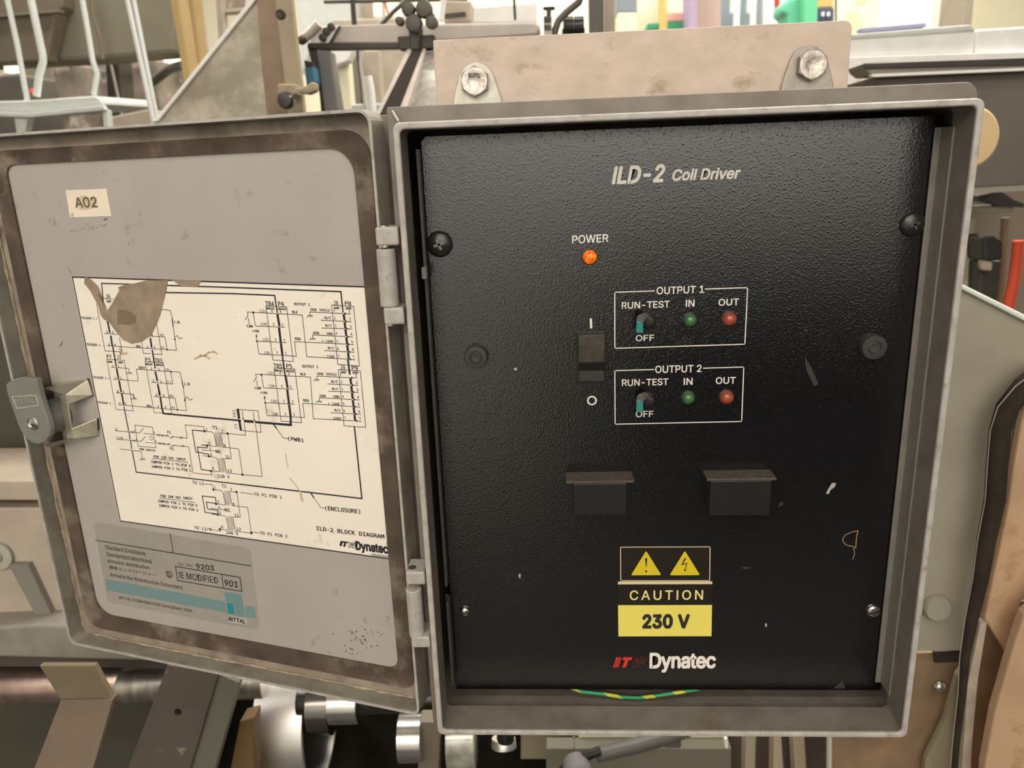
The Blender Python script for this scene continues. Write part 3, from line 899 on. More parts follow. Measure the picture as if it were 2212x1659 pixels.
FACE = 'mono'
dg = thing('wiring_diagram', DOOR.px(550, 1160, HS), 'large cream block diagram sheet glued to the inside of the door', 'diagram')
CORN = [(155, 597.5), (793.7, 618.8), (846.5, 1209), (259, 1126)]
film('sheet', CORN, M['paper'], dg)
bc = [DOOR.uv(*p, HT) for p in CORN]
ctr = sum(bc, Vector((0, 0))) / 4
bc = [p + (ctr - p) * 0.0035 for p in bc]
bold_.strip(DOOR, bc + [bc[0]], 0.0009, HT)

# enclosure and board outlines
L('A', [(440, 480), (410, 190), (1250, 216)], 0.8)
u = pc('A', 1250, 216); e0 = ((u[0] - 500) * K, (u[1] - 580) * K)
L('B', [e0, (0, 243), (1400, 296), (1426, 555)], 0.9)
u = pc('A', 870, 302); e0 = ((u[0] - 500) * K, (u[1] - 580) * K)
L('B', [e0, (0, 321), (552, 345), (585, 560)], 0.9)
for a, b in (((490, 690), (515, 810)), ((530, 872), (547, 985)), ((605, 1290), (625, 1400)), ((636, 1442), (660, 1572)), ((1036, 902), (1050, 1000)), ((1100, 1330), (1123, 1430)), ((1131, 1490), (1156, 1610))):
    L('A', [a, b], 1.5)
for a, b in (((556, 1010), (598, 1250)), ((1060, 1050), (1096, 1270))):
    L('A', [a, b], 1.2)
for a, b in (((375, 70), (395, 190)), ((845, 0), (856, 75)), ((869, 120), (885, 235)), ((890, 258), (905, 312))):
    L('C', [a, b], 1.5)
L('C', [(402, 235), (460, 530)], 0.9); L('C', [(466, 552), (478, 636)], 0.9); L('C', [(486, 664), (500, 762)], 0.9)
u = pc('D', 0, 1222); e0 = ((u[0] - 200) * K, (u[1] - 840) * K)
L('C', [(508, 800), (558, 1066), e0], 0.9)
L('D', [(0, 1222), (1550, 1404), (1455, 485)], 1.0)
L('C', [(905, 316), (1890, 406)], 1.2); L('C', [(1950, 412), (2045, 420)], 1.9)
u = pc('C', 2090, 426); e0 = ((u[0] - 520) * K, (u[1] - 840) * K)
L('D', [e0, (640, 462), (638, 372)], 1.6)

# left connectors
L('A', [(345, 450), (455, 1055), (672, 1066), (640, 880)])
T('A', 'J6', (470, 377), (522, 381), 50); T('A', 'AMP', (475, 436), (540, 441), 34); L('A', [(400, 383), (555, 391)])
for n, bl, br in (('TRIGGER 1 +', (150, 645), (362, 655)), ('TRIGGER 1 -', (220, 985), (430, 997)), ('TRIGGER 2 +', (300, 1405), (515, 1420))):
    T('A', n, bl, br, 30, b=0.006)
T('C', 'TRIGGER 2 -', (65, 182), (270, 203), 26, b=0.006)
L('A', [(450, 830), (635, 845)]); L('A', [(488, 988), (1370, 1046)])
T('A', '3', (475, 828), (492, 829), 30); T('A', '3', (548, 830), (565, 831), 30); T('A', '4', (498, 985), (515, 986), 30); T('A', '4', (577, 990), (594, 991), 30)
T('A', 'P7', (482, 1150), (540, 1154), 50); T('A', 'J7', (610, 1160), (662, 1164), 50)
u = pc('C', 300, 264); a_ = ((u[0] - 150) * K, (u[1] - 580) * K)
u = pc('C', 520, 281); b2 = ((u[0] - 150) * K, (u[1] - 580) * K)
L('A', [(475, 1160), a_, b2, (700, 1176), (475, 1160)])
T('A', 'AMP', (490, 1206), (555, 1211), 28, b=0.01); T('A', 'AMP', (622, 1214), (686, 1219), 28, b=0.01)
L('A', [(535, 1262), (755, 1280), (766, 1330)]); GND('A', 768, 1330)
L('A', [(562, 1415), (880, 1440), (855, 1288), (1415, 1327), (1440, 1440)])
L('A', [(1440, 1440), (1456, 1520)], 0.8)
u = pc('C', 1200, 279); a_ = ((u[0] - 150) * K, (u[1] - 580) * K)
L('A', [(1456, 1520), a_])
L('A', [(600, 1590), (820, 1612), (832, 1660)]); 
L('C', [(305, 50), (515, 70), (529, 118)]); GND('C', 531, 118)
L('C', [(327, 203), (1200, 279)])
for (x, y, s_) in ((550, 1262, '1'), (625, 1268, '1'), (580, 1415, '2'), (652, 1420, '2'), (615, 1588, '3'), (685, 1594, '3')):
    T('A', s_, (x, y), (x + 16, y + 1), 30)
T('A', 'P3', (975, 1190), (1040, 1195), 52); T('A', 'TB3', (1097, 1199), (1190, 1206), 52)
u = pc('C', 788, 304); a_ = ((u[0] - 150) * K, (u[1] - 580) * K)
u = pc('C', 1012, 316); b2 = ((u[0] - 150) * K, (u[1] - 580) * K)
L('A', [(966, 1189), a_, b2, (1200, 1206), (966, 1189)])
T('A', 'WAGO', (977, 1236), (1062, 1242), 32, b=0.012); T('A', 'WAGO', (1110, 1245), (1200, 1250), 32, b=0.012)
L('A', [(925, 950), (945, 1085), (1040, 1091)]); L('A', [(1072, 1095), (1182, 1102), (1118, 720)])
T('A', 'ORG', (855, 1008), (912, 1014), 30, b=0.01); T('A', 'GRAY', (890, 1282), (972, 1288), 32, b=0.01)
L('A', [(1180, 525), (1290, 535), (1318, 650)]); L('A', [(1314, 650), (1326, 740)], 0.8); L('A', [(1326, 740), (1350, 915), (1370, 1046)])
L('A', [(1352, 880), (1372, 858), (1392, 872), (1402, 896), (1420, 898), (1438, 884)]); D('A', 1348, 905); D('A', 1250, 1038)
T('A', '2.2K', (1340, 700), (1415, 704), 32, b=0.012)
L('A', [(1035, 865), (1222, 878), (1250, 1038)])
T('A', '(4)', (1140, 868), (1210, 873), 36); T('A', '(5)', (1170, 1025), (1215, 1029), 32); T('A', '(6)', (1228, 1310), (1280, 1314), 32); T('A', '(7)', (1248, 1466), (1302, 1471), 32)
L('A', [(1050, 1455), (1322, 1478), (1297, 1322)]); D('A', 1297, 1322)
T('A', '2.2K', (1470, 1492), (1545, 1497), 32, b=0.012)
for (x, y, s_) in ((1045, 1295, '1'), (1140, 1302, '1'), (1070, 1452, '2'), (1165, 1460, '2'), (1105, 1632, '3'), (1197, 1640, '3'), (1050, 862, '3'), (995, 1018, '4'), (1080, 1022, '4')):
    T('A', s_, (x, y), (x + 17, y + 1), 30)
L('A', [(1085, 1637), (1345, 1658)])
L('C', [(790, 96), (1055, 119), (1085, 270)]); D('C', 1085, 270); D('C', 1181, 145)
L('C', [(1186, 128), (1204, 106), (1222, 112), (1236, 138), (1254, 142), (1276, 128)])
T('C', '(8)', (985, 106), (1038, 111), 32); T('C', '(9)', (1005, 255), (1056, 259), 30); T('C', 'ORG', (693, 230), (755, 236), 28, b=0.01)
for (x, y, s_) in ((312, 48, '3'), (388, 54, '3'), (342, 198, '4'), (412, 204, '4'), (810, 92, '3'), (900, 98, '3'), (832, 240, '4'), (925, 248, '4')):
    T('C', s_, (x, y), (x + 17, y + 1), 30)

# output connectors, drawn once and again lower down
def ident(x, y):
    return x, y
def low_t(x, y):
    return x + 105, 1370 + (y - 575) * 0.981
def low_j(x, y):
    return x + 86 - (y - 575) * 0.008, 1395 + (y - 575) * 0.9487
for f, g, n in ((ident, ident, 1), (low_t, low_j, 2)):
    T('B', 'TB4' if n == 1 else 'TB5', (435, 470), (545, 478), 52, f); T('B', 'P4' if n == 1 else 'P5', (600, 476), (672, 481), 54, f)
    T('B', 'WAGO', (450, 523), (548, 530), 33, f, 0.01); T('B', 'WAGO', (596, 530), (700, 537), 33, f, 0.01)
    L('B', [(440, 478), (530, 1170), (645, 1178)], f=f); L('B', [(440, 478), (706, 491), (790, 1191), (665, 1181)], f=f)
    for a, b in (((590, 600), (611, 722)), ((610, 772), (629, 930)), ((633, 968), (651, 1098))):
        L('B', [a, b], 1.7, f)
    if n == 1:
        L('B', [(653, 1130), (686, 1368)], 1.2)
    L('B', [(178, 655), (213, 602), (205, 556), (575, 577)], f=f)
    q1 = f(590, 578); q2 = f(905, 595); q3 = g(965, 1130); q4 = g(1492, 1160)
    L('B', [q1, q2, q3, q4])
    L('B', [(216, 642), (228, 710)], f=f); T('B', 'COM', (197, 752), (272, 758), 32, f, 0.01)
    T('B', '+180', (265, 812), (353, 817), 30, f, 0.01)
    L('B', [(277, 565), (306, 735), (680, 752)], f=f); D('B', 278, 564, 0.8, f)
    L('B', [(325, 930), (702, 949)], f=f); L('B', [(318, 860), (325, 930)], 0.42, f); D('B', 327, 930, 0.7, f)
    bold_.poly(DOOR, [DOOR.uv(*pc('B', *f(*p)), HT) for p in ((305, 872), (318, 838), (333, 874))], HT)
    L('B', [(326, 930), (352, 1095), (830, 1123)], f=f)
    L('B', [f(830, 1123), f(806, 936), g(1480, 968)])
    for s_, bl, br in (('(13)' if n == 1 else '(17)', (360, 562), (440, 567)), ('(14)' if n == 1 else '(18)', (378, 730), (458, 735)),
                       ('(15)' if n == 1 else '(19)', (405, 930), (488, 935)), ('(16)' if n == 1 else '(20)', (425, 1098), (500, 1103))):
        T('B', s_, bl, br, 40, f)
    for s_, y, x0, x1 in (('4', 562, 510, 622), ('3', 728, 532, 642), ('2', 925, 558, 668), ('1', 1092, 580, 688)):
        T('B', s_, (x0, y), (x0 + 18, y + 1), 32, f); T('B', s_, (x1, y + 6), (x1 + 18, y + 7), 32, f)
    T('B', 'BLK', (780, 571), (847, 577), 32, f, 0.012); T('B', 'RED', (815, 913), (886, 919), 32, f, 0.012)
    T('B', 'OUTPUT 1' if n == 1 else 'OUTPUT 2', (803, 470), (1003, 480), 34, f, 0.008)
    T('B', 'J8' if n == 1 else 'J9', (1310, 465), (1366, 469), 52, g); T('B', 'P8' if n == 1 else 'P9', (1455, 471), (1532, 476), 52, g)
    T('B', 'AMP', (1308, 520), (1385, 525), 32, g, 0.008); T('B', 'AMP', (1462, 524), (1540, 530), 32, g, 0.008)
    L('B', [(1280, 470), (1360, 1226), (1478, 1235)], f=g); L('B', [(1280, 470), (1562, 486), (1637, 1246), (1515, 1240)], f=g)
    rows = [575, 675, 770, 870, 968, 1065, 1160]
    for i, y in enumerate(rows):
        bx = 1435 + i * 11
        L('B', [(bx + 15, y + 1), (1522 + i * 10, y + 8)], f=g); D('B', bx + 18, y + 2, 0.7, g)
        T('B', str(i + 1), (1500 + i * 9, y - 12), (1520 + i * 9, y - 11), 34, g); T('B', str(i + 1), (1305 + i * 10, y - 22), (1322 + i * 10, y - 21), 34, g)
        if i < 6:
            L('B', [(bx + 3, y + 26), (bx + 10, y + 78)], 1.6, g)
    if n == 1:
        L('B', [(1492, 1178), (1512, 1345)], 1.3)
    L('B', [(1005, 600), (1005, 556), (1425, 577)], f=g); GND('B', 1006, 600, g)
    L('B', [(1145, 662), (1430, 676)], f=g); L('B', [(1157, 760), (1444, 771)], f=g)
    L('B', [(1040, 892), (1040, 849), (1455, 871)], f=g); GND('B', 1041, 892, g)
    L('B', [(1190, 1050), (1480, 1066)], f=g)
    for s_, bl, br, h in (('GRN', (1010, 540), (1088, 545), 32), ('SHIELD', (1128, 545), (1262, 553), 32), ('N/C', (1195, 650), (1275, 655), 38), ('N/C', (1205, 748), (1285, 752), 36),
                          ('GRN', (1045, 838), (1120, 842), 32), ('GND', (1220, 848), (1300, 853), 32), ('+ LOAD', (1155, 942), (1302, 950), 32), ('N/C', (1238, 1035), (1315, 1041), 36), ('- LOAD', (1175, 1135), (1320, 1145), 32)):
        T('B', s_, bl, br, h, g, 0.006)

# power input
T('C', 'L1', (290, 530), (322, 533), 32); T('C', 'L2/N', (308, 640), (388, 647), 30)
L('C', [(290, 536), (480, 551), (598, 566), (650, 505)]); L('C', [(312, 645), (500, 659), (620, 673), (671, 611)])
L('C', [(540, 465), (765, 490), (810, 752), (582, 735), (540, 465)])
L('C', [(655, 570), (782, 585)]); L('C', [(680, 683), (800, 695)])
thin.circle(DOOR, DOOR.uv(*pc('C', 752, 632), HT), 0.0014, 0.0004, HT, 16)
for y0, (sx, sy), (ex, ey) in ((0, (800, 582), (1210, 632)), (1, (812, 692), (1230, 742))):
    o = 110 * y0
    L('C', [(sx, sy), (945 + 20 * y0, 600 + o), (962 + 20 * y0, 588 + o), (995 + 20 * y0, 632 + o), (1025 + 18 * y0, 612 + o), (ex, ey)])
    D('C', 948 + 20 * y0, 601 + o, 0.6); D('C', 1024 + 18 * y0, 613 + o, 0.6)
    for xx in (495, 515, 830, 850, 880, 900, 1120, 1140):
        yy = 552 + (xx - 495) * 0.11 + (108 if y0 else 0)
        L('C', [(xx + 20 * y0, yy - 10), (xx + 12 + 20 * y0, yy + 2), (xx + 20 * y0, yy + 12)], 0.4)
L('C', [(1210, 632), (1185, 460), (1420, 485), (1434, 540)]); L('C', [(1230, 742), (1285, 1076), (1522, 1102), (1515, 1050)])
T('C', 'F1', (960, 570), (1000, 573), 32, b=0.01); T('C', 'F2', (995, 780), (1036, 783), 32, b=0.01); T('C', 'PWR SWITCH', (603, 783), (803, 804), 26, b=0.01)
for (x, y, s_) in ((530, 550, '1'), (552, 660, '2'), (780, 572, '3'), (800, 682, '4')):
    T('C', s_, (x, y), (x + 16, y + 1), 26)
L('C', [(350, 770), (620, 800), (638, 893)]); GND('C', 640, 893)
def block(rows):
    for s_, bl, br in rows:
        T('C', s_, bl, br, 33, b=0.008)
block((('FOR 120 VAC INPUT', (783, 882), (1196, 922)), ('JUMPER PIN 2 TO PIN 6', (748, 948), (1256, 1002)), ('JUMPER PIN 5 TO PIN 1', (755, 1008), (1264, 1062)),
       ('FOR 240 VAC INPUT', (873, 1385), (1282, 1424)), ('JUMPER PIN 2 TO PIN 5', (838, 1450), (1340, 1510)), ('JUMPER PIN 5 TO PIN 2', (848, 1507), (1350, 1570))))
L('C', [(765, 890), (1222, 942)]); L('C', [(855, 1395), (1310, 1456)])
L('C', [(1845, 265), (2115, 280), (2135, 402)]); L('C', [(2145, 450), (2155, 556), (1886, 531), (1845, 265)])
L('C', [(1860, 268), (1876, 370)], 1.6); L('C', [(1880, 410), (1898, 520)], 1.6)
L('C', [(1915, 290), (1926, 380)]); L('C', [(2055, 300), (2070, 402)]); D('C', 1927, 385, 0.6); D('C', 2071, 402, 0.6)
L('C', [(1942, 440), (1956, 595), (1730, 571)]); L('C', [(2085, 450), (2170, 1122), (1918, 1098)])
def VT(s_, x, y_low, y_high, wpx):     # lettering turned to read upwards
    u0, v0 = pc('C', x, y_low); u1, v1 = pc('C', x - 10, y_high)
    A, B = DOOR.uv(u0, v0, HT), DOOR.uv(u1, v1, HT)
    vs, fs = glyphs(s_, 0, 1.0, 1.0)
    X0, X1 = min(v[0] for v in vs), max(v[0] for v in vs)
    Y0, Y1 = min(v[1] for v in vs), max(v[1] for v in vs)
    d = B - A
    nn = Vector((-d.y, d.x)).normalized() * wpx / 1000
    text.add([DOOR.p(*(A + d * ((x_ - X0) / (X1 - X0)) + nn * ((y_ - Y0) / (Y1 - Y0))), HT) for x_, y_ in vs], fs)
VT('TB1', 1836, 372, 268, 2.3); VT('P1', 1856, 505, 448, 2.3)
def transformer(f):
    L('C', [(1435, 542), (1525, 550), (1547, 566)] + [(1547 + 0.20 * (yy - 566) + (14 if i % 2 else 0), yy) for i, yy in enumerate(range(580, 740, 13))] + [(1575, 738), (1470, 724)], f=f)
    for dx in (0, 20, 38):
        L('C', [(1575 + dx, 560), (1604 + dx * 0.9, 742)], 0.38, f)
    L('C', [(1730, 571), (1630, 565)] + [(1628 + 0.17 * (yy - 566) + (14 if i % 2 else 0), yy) for i, yy in enumerate(range(578, 730, 13))] + [(1672, 746), (1870, 768), (1918, 1096)], f=f)
    L('C', [(1410, 855), (1487, 862), (1580, 880), (1592, 890)] + [(1590 + 0.19 * (yy - 890) + (14 if i % 2 else 0), yy) for i, yy in enumerate(range(902, 1050, 13))] + [(1626, 1058), (1515, 1050)], f=f)
    for dx in (0, 20, 38):
        L('C', [(1620 + dx, 885), (1650 + dx * 0.92, 1066)], 0.38, f)
    L('C', [(1730, 571), (1777, 892), (1672, 896)] + [(1672 + 0.17 * (yy - 896) + (14 if i % 2 else 0), yy) for i, yy in enumerate(range(908, 1060, 13))] + [(1712, 1075), (1918, 1098)], f=f)
    for x, y in ((1433, 541), (1465, 725), (1487, 862), (1515, 1050), (1728, 572), (1918, 1098)):
        D('C', x, y, 1.0, f)
    for s_, x, y, w in (('1', 1455, 536, 14), ('7', 1650, 560, 22), ('2', 1485, 716, 22), ('8', 1682, 746, 22), ('3', 1495, 790, 22), ('5', 1508, 862, 22), ('6', 1536, 1038, 22)):
        T('C', s_, (x, y), (x + w, y + 1), 38, f)
    T('C', '11', (1705, 886), (1755, 891), 38, f); T('C', '12', (1728, 1064), (1785, 1069), 38, f); T('C', 'T1', (1540, 515), (1597, 520), 42, f); T('C', 'NC', (1580, 821), (1650, 827), 42, f)
    L('C', [(1400, 780), (1570, 798)], f=f)
transformer(None)
L('C', [(1433, 541), (1275, 528), (1320, 806), (1482, 836), (1487, 862)], 0.7); L('C', [(1395, 718), (1465, 725), (1465, 756), (1340, 745), (1390, 1032), (1515, 1050)], 0.7)
off = lambda x, y: (x + 114, y + 748)
transformer(off)
L('C', [(1585, 1468), (1570, 1390), (1402, 1371), (1440, 1580), (1604, 1603)], 0.7); L('C', [(1580, 1466), (1455, 1450), (1472, 1536), (1602, 1556), (1605, 1602)], 0.7)
T('C', '120 V', (1605, 1135), (1755, 1147), 40); T('C', 'TO L1', (1280, 1217), (1426, 1232), 42); L('C', [(1435, 1215), (1535, 1226), (1549, 1283)])
L('D', [(0, 1325), (165, 1350)]); T('D', 'TO P1 PIN 1', (175, 1366), (526, 1407), 40)
T('E', 'TO L2/N', (1420, 374), (1640, 400), 40); L('E', [(1645, 381), (1755, 400), (1750, 352)]); T('E', '240 V', (1830, 436), (1982, 453), 40)
T('F', 'TO P1 PIN 2', (365, 441), (716, 487), 40); L('F', [(245, 408), (352, 423)])
L('D', [(420, 455), (550, 631), (602, 636)]); L('D', [(425, 462), (455, 500)], 1.0); T('D', '(PWB)', (610, 668), (800, 690), 58, b=0.004)
L('D', [(900, 1337), (1025, 1521), (1072, 1526)]); L('D', [(905, 1345), (930, 1385)], 1.0); T('D', '(ENCLOSURE)', (1085, 1560), (1530, 1606), 62, b=0.004)
T('F', 'ILD-2 BLOCK DIAGRAM', (1090, 386), (1956, 496), 50, b=0.006)
lgt, lgw = MB(), MB()
sv = PS
def q_(x, y):
    return DOOR.uv(*pc('F', x, y), HT)
bold_.poly(DOOR, [q_(1380, 588), q_(1412, 591), q_(1428, 527), q_(1396, 523)], HT)
bold_.poly(DOOR, [q_(1428, 598), q_(1456, 601), q_(1470, 545), q_(1442, 542)], HT); bold_.poly(DOOR, [q_(1412, 545), q_(1492, 555), q_(1498, 536), q_(1416, 525)], HT)
L('F', [(1510, 540), (1500, 606), (1522, 608), (1545, 565), (1548, 612), (1568, 614), (1590, 550)], 0.45); L('F', [(1530, 542), (1520, 580), (1545, 545), (1560, 548), (1556, 585), (1574, 548)], 0.4)
FACE = 'sans'
T('F', 'Dynatec', (1598, 662), (2005, 712), 132, b=0.028)
T('F', '900200931A', (1795, 712), (2006, 741), 27, b=0.01)
build('thin_lines', thin, M['ink'], dg, kind='stuff')
build('bold_lines', bold_, M['ink'], dg, kind='stuff')
build('lettering', text, M['ink'], dg, kind='stuff')
# brown remains of tape over the upper left corner, and glue drips
TP = mat('brown_tape_film', (0.34, 0.265, 0.20), 0.5, var=0.22, vscale=90, alpha=0.86)
TP2 = mat('dark_tape_patch', (0.24, 0.18, 0.135), 0.6, var=0.2, vscale=80, alpha=0.6)
tape = [(200, 100), (280, 140), (370, 230), (410, 330), (440, 440), (480, 540), (540, 460), (600, 350), (640, 280), (625, 240), (700, 210), (830, 190), (1000, 150), (1260, 150), (1240, 290), (1200, 440), (1160, 600),
        (1120, 700), (1050, 850), (920, 940), (800, 965), (690, 915), (600, 810), (510, 690), (440, 650), (400, 590), (370, 480), (330, 400), (270, 290), (190, 190)]
build('tape_remnant', MB().prism([DOOR.px(*pc('A', x, y), HT + 0.00008) for x, y in tape], DOOR.n * 0.0002), TP, dg)
build('tape_remnant', MB().prism([DOOR.px(*pc('A', x, y), HT + 0.00008) for x, y in ((1310, 146), (1690, 152), (1645, 232), (1430, 226))], DOOR.n * 0.0002), TP, dg)
mb = MB()
for pts in (((610, 525), (720, 528), (800, 560), (860, 610), (850, 700), (770, 728), (690, 715), (612, 712)), ((360, 320), (395, 330), (480, 520), (440, 480))):  # darker tape area, then shading painted along the fold of the strip
    mb.poly(DOOR, [DOOR.uv(*pc('A', x, y), HT + 0.0003) for x, y in pts], HT + 0.00035)
build('tape_patch_fold_shade', mb, TP2, dg)
GS = mat('amber_glue_smear', (0.60, 0.47, 0.30), 0.35)
mb = MB()
for c, w, pts in (('A', 4.5, ((1610, 1155), (1680, 1115), (1730, 1115), (1790, 1150))), ('A', 3.5, ((1740, 1110), (1780, 1075), (1850, 1065), (1890, 1090))), ('D', 2.0, ((575, 830), (580, 900), (605, 1000))),
                  ('D', 2.2, ((630, 1140), (740, 1280), (760, 1310))), ('D', 5.0, ((765, 1330), (785, 1425))), ('F', 2.5, ((1998, 525), (1985, 575))), ('A', 5.0, ((650, 1020), (655, 1090), (730, 1085)))):
    mb.strip(DOOR, [DOOR.uv(*pc(c, *p), HT) for p in pts], w / 1000 * 0.35, HT + 0.0001)
build('glue_smear', mb, GS, dg)

# maker's plate
rl = thing('maker_label', DOOR.px(390, 1330, HS), 'grey enclosure maker label with teal stripes below the diagram', 'label')
PLT = mat('grey_label_foil', (0.335, 0.315, 0.285), 0.4, var=0.06, vscale=40)
TEALP = mat('teal_print', (0.135, 0.27, 0.30), 0.5)
TEALD = mat('deep_teal_print', (0.02, 0.24, 0.30), 0.5)
c4 = [Vector(p) for p in ((202, 1126), (540, 1184), (562, 1362), (233, 1301))]
lp_ = []
for i in range(4):
    a, b, c = c4[i - 1], c4[i], c4[(i + 1) % 4]
    p0, p1 = b + (a - b).normalized() * 16, b + (c - b).normalized() * 16
    for t in (0, .25, .5, .75, 1):
        lp_.append((p0 * (1 - t) ** 2 + b * 2 * t * (1 - t) + p1 * t * t)[:])
film('backing', lp_, PLT, rl, 0.00045, HS - 0.0001)
HP = HS + 0.00002
tx, txs, tl_, td = MB(), MB(), MB(), MB()
PLB = Plane(DOOR.o + DOOR.n * HP, DOOR.a, DOOR.b)
def TE(mb, s_, bl, br, h, b=0.0, sh=0.0):
    write(mb, PLB, s_, pc('E', *bl), pc('E', *br), h / K, 0.0, b, sh)
def LE(mb, pts, w):
    mb.strip(PLB, [PLB.uv(*pc('E', *p)) for p in pts], w / 1000, 0.0)
LE(tx, [(160, 515), (2142, 845)], 0.7); LE(tx, [(1110, 435), (1150, 672)], 0.6)
for s_, bl, br, h in (('Standard Enclosure', (285, 628), (795, 712), 54), ('Standardschaltschrank', (300, 718), (882, 815), 54), ('Armoire distribution', (312, 802), (850, 890), 48),
                      ('標準エンクロージャー', (330, 882), (942, 985), 46), ('Armario De Distribucion Estandard', (345, 975), (1268, 1146), 48), ('RITTAL CORPORATION Springfield, Ohio', (465, 1275), (1395, 1448), 48)):
    TE(txs, s_, bl, br, h, 0.012)
TE(txs, 'Ser. No.', (1210, 835), (1408, 862), 42)
TE(tx, '9203', (1450, 880), (1676, 906), 66, 0.02); TE(tx, 'IE MODIFIED', (1235, 1000), (1727, 1072), 84, 0.006); TE(tx, '901', (1815, 1098), (1978, 1122), 80, 0.018, 0.15)
LE(tx, [(1180, 850), (2005, 992), (2030, 1170), (1206, 1030), (1180, 850)], 0.7); LE(tx, [(1770, 950), (1796, 1132)], 0.6)
tx.circle(PLB, PLB.uv(*pc('E', 1098, 952)), 0.0027, 0.0006, 0.0); TE(tx, 'S', (1078, 978), (1118, 984), 55, 0.012)
for i in range(7):
    f0, f1 = i / 7, (i + 0.78) / 7
    def band(xl, yl, xr, yr, dxl, dyl):
        q4 = [(xl + dxl * f0, yl + dyl * f0), (xr + dxl * f0, yr + dyl * f0), (xr + dxl * f1, yr + dyl * f1), (xl + dxl * f1, yl + dyl * f1)]
        tl_.poly(PLB, [PLB.uv(*pc('E', *p)) for p in q4], 0.0)
    band(275, 1012, 1805, 1298, 28, 148)
    band(2064, 1350, 2192, 1372, 20, 150)
    xa, xb = 1925 + 125 * f0, 1925 + 125 * f1
    tl_.poly(PLB, [PLB.uv(*pc('E', *p)) for p in ((xa - 25, 1190 + 20 * f0), (xb - 25, 1190 + 20 * f1), (xb + 30, 1475 + 25 * f1), (xa + 30, 1475 + 25 * f0))], 0.0)
tl_.poly(PLB, [PLB.uv(*pc('E', *p)) for p in ((1802, 1172), (1898, 1190), (1918, 1318), (1825, 1300))], 0.0)
td.poly(PLB, [PLB.uv(*pc('E', *p)) for p in ((1830, 1312), (1918, 1328), (1936, 1468), (1850, 1452))], 0.0)
build('lettering', tx, M['ink'], rl, kind='stuff'); build('small_lettering', txs, M['ink_soft'], rl, kind='stuff')
build('teal_stripes', tl_, TEALP, rl, kind='stuff'); build('teal_square', td, TEALD, rl)
mb = MB()
mb.poly(PLB, [PLB.uv(*pc('E', *p)) for p in ((1848, 1480), (2082, 1520), (2092, 1598), (1858, 1560))], 0.0)
build('name_field', mb, mat('pale_foil', (0.48, 0.46, 0.43), 0.4), rl)
mb = MB()
write(mb, PLB, 'RITTAL', pc('E', 1862, 1542), pc('E', 2076, 1582), 50 / K, 0.0001, 0.03, 0.2)
build('maker_name', mb, M['ink'], rl)
# ------------------------------------------------------------------ machinery around and behind the enclosure
NEAR, FAR = (1.0, 0.86, 0.68), (1.0, 0.93, 0.82)
LIGHT = FAR
def tm(name, rgb, k=1.0, rough=0.6, **kw):      # paint whose look under the hall light was read from the photograph
    c = tuple(min(0.88, max(0.006, x / (l * k))) for x, l in zip(lin(rgb), LIGHT))
    return mat(name, c, rough, **kw)
def slab(name, pts, y, t, m, parent=None, bevel=0.0, floor=False, **kw):
    q = [atY(u, v, y) for u, v in pts]
    if floor:                            # lowest two corners stand on the hall floor
        for p in sorted(q, key=lambda p: p.z)[:2]:
            p.z = FZ
    return build(name, MB().prism(q, (0, t, 0)), m, parent, bevel=bevel, **kw)
def pipe(name, pts, rpx, m, parent=None, seg=12, **kw):
    path = [atY(u, v, y) for u, v, y in pts]
    return build(name, MB().tube(path, [rpx * px_size(p[2]) for p in pts], seg), m, parent, smooth=True, **kw)
def rod_x(name, u0, u1, v0, v1, y, m, parent=None, seg=32, prof=None, **kw):
    """horizontal round bar across the picture: columns u0..u1, rows v0..v1"""
    c0, c1 = atY(u0, (v0 + v1) / 2, y), atY(u1, (v0 + v1) / 2, y)
    r = abs(v1 - v0) / 2 * px_size(y) * 1.04
    ax = Vector((0.9987, 0.0513, 0))       # the machine stands slightly askew to the enclosure
    L_ = (c1 - c0).length
    mid = (c0 + c1) / 2 + Vector((-ax.y, ax.x, 0)) * r
    z = (mid.z + c0.z) / 2
    o = Vector((mid.x, mid.y, mid.z)) - ax * L_ / 2
    return build(name, MB().lathe(o, ax, [(r * 0.97, 0), (r, L_ * 0.02), (r, L_ * 0.98), (r * 0.97, L_)], seg), m, parent, smooth=True, **kw)
def base_of(pts, y):
    q = [atY(u, v, y) for u, v in pts]
    return Vector((sum(p.x for p in q) / len(q), y, min(p.z for p in q)))
def group_thing(name, pts, y, label, cat, group=None):
    return thing(name, base_of(pts, y), label, cat, group)

B = {}
B['olive'] = tm('olive_machine_paint', (110, 102, 84), 0.75, var=0.12, vscale=6)
B['olive_dark'] = tm('dark_olive_paint', (84, 74, 60), 0.55, var=0.15, vscale=8)
B['dark'] = tm('sooty_steel', (48, 42, 36), 0.8, 0.5, var=0.2, vscale=20)
B['darkgrey'] = tm('dark_grey_paint', (84, 76, 68), 0.9, 0.5, var=0.12, vscale=14)
B['bluegrey'] = tm('blue_grey_paint', (118, 116, 112), 0.9, 0.45)
B['pale_conduit'] = tm('pale_grey_conduit', (214, 212, 202), 1.0, 0.4)
B['tray'] = tm('pale_tray_paint', (198, 197, 186), 1.0, 0.45, var=0.08, vscale=20)
B['ochre'] = tm('ochre_post_paint', (172, 142, 92), 1.0, 0.6, var=0.1, vscale=12)
B['cream'] = tm('cream_paint', (232, 222, 188), 1.0, 0.6, var=0.06, vscale=10)
B['white'] = tm('off_white_paint', (228, 220, 204), 0.8, 0.5, var=0.07, vscale=20)
B['mauve'] = tm('greyed_cast_paint', (188, 174, 160), 1.0, 0.45, var=0.1, vscale=25)
B['column'] = tm('tan_column_paint', (164, 145, 116), 1.0, 0.6, var=0.1, vscale=20, dirt=(0.22, 0.17, 0.12), damt=0.15, dscale=15)
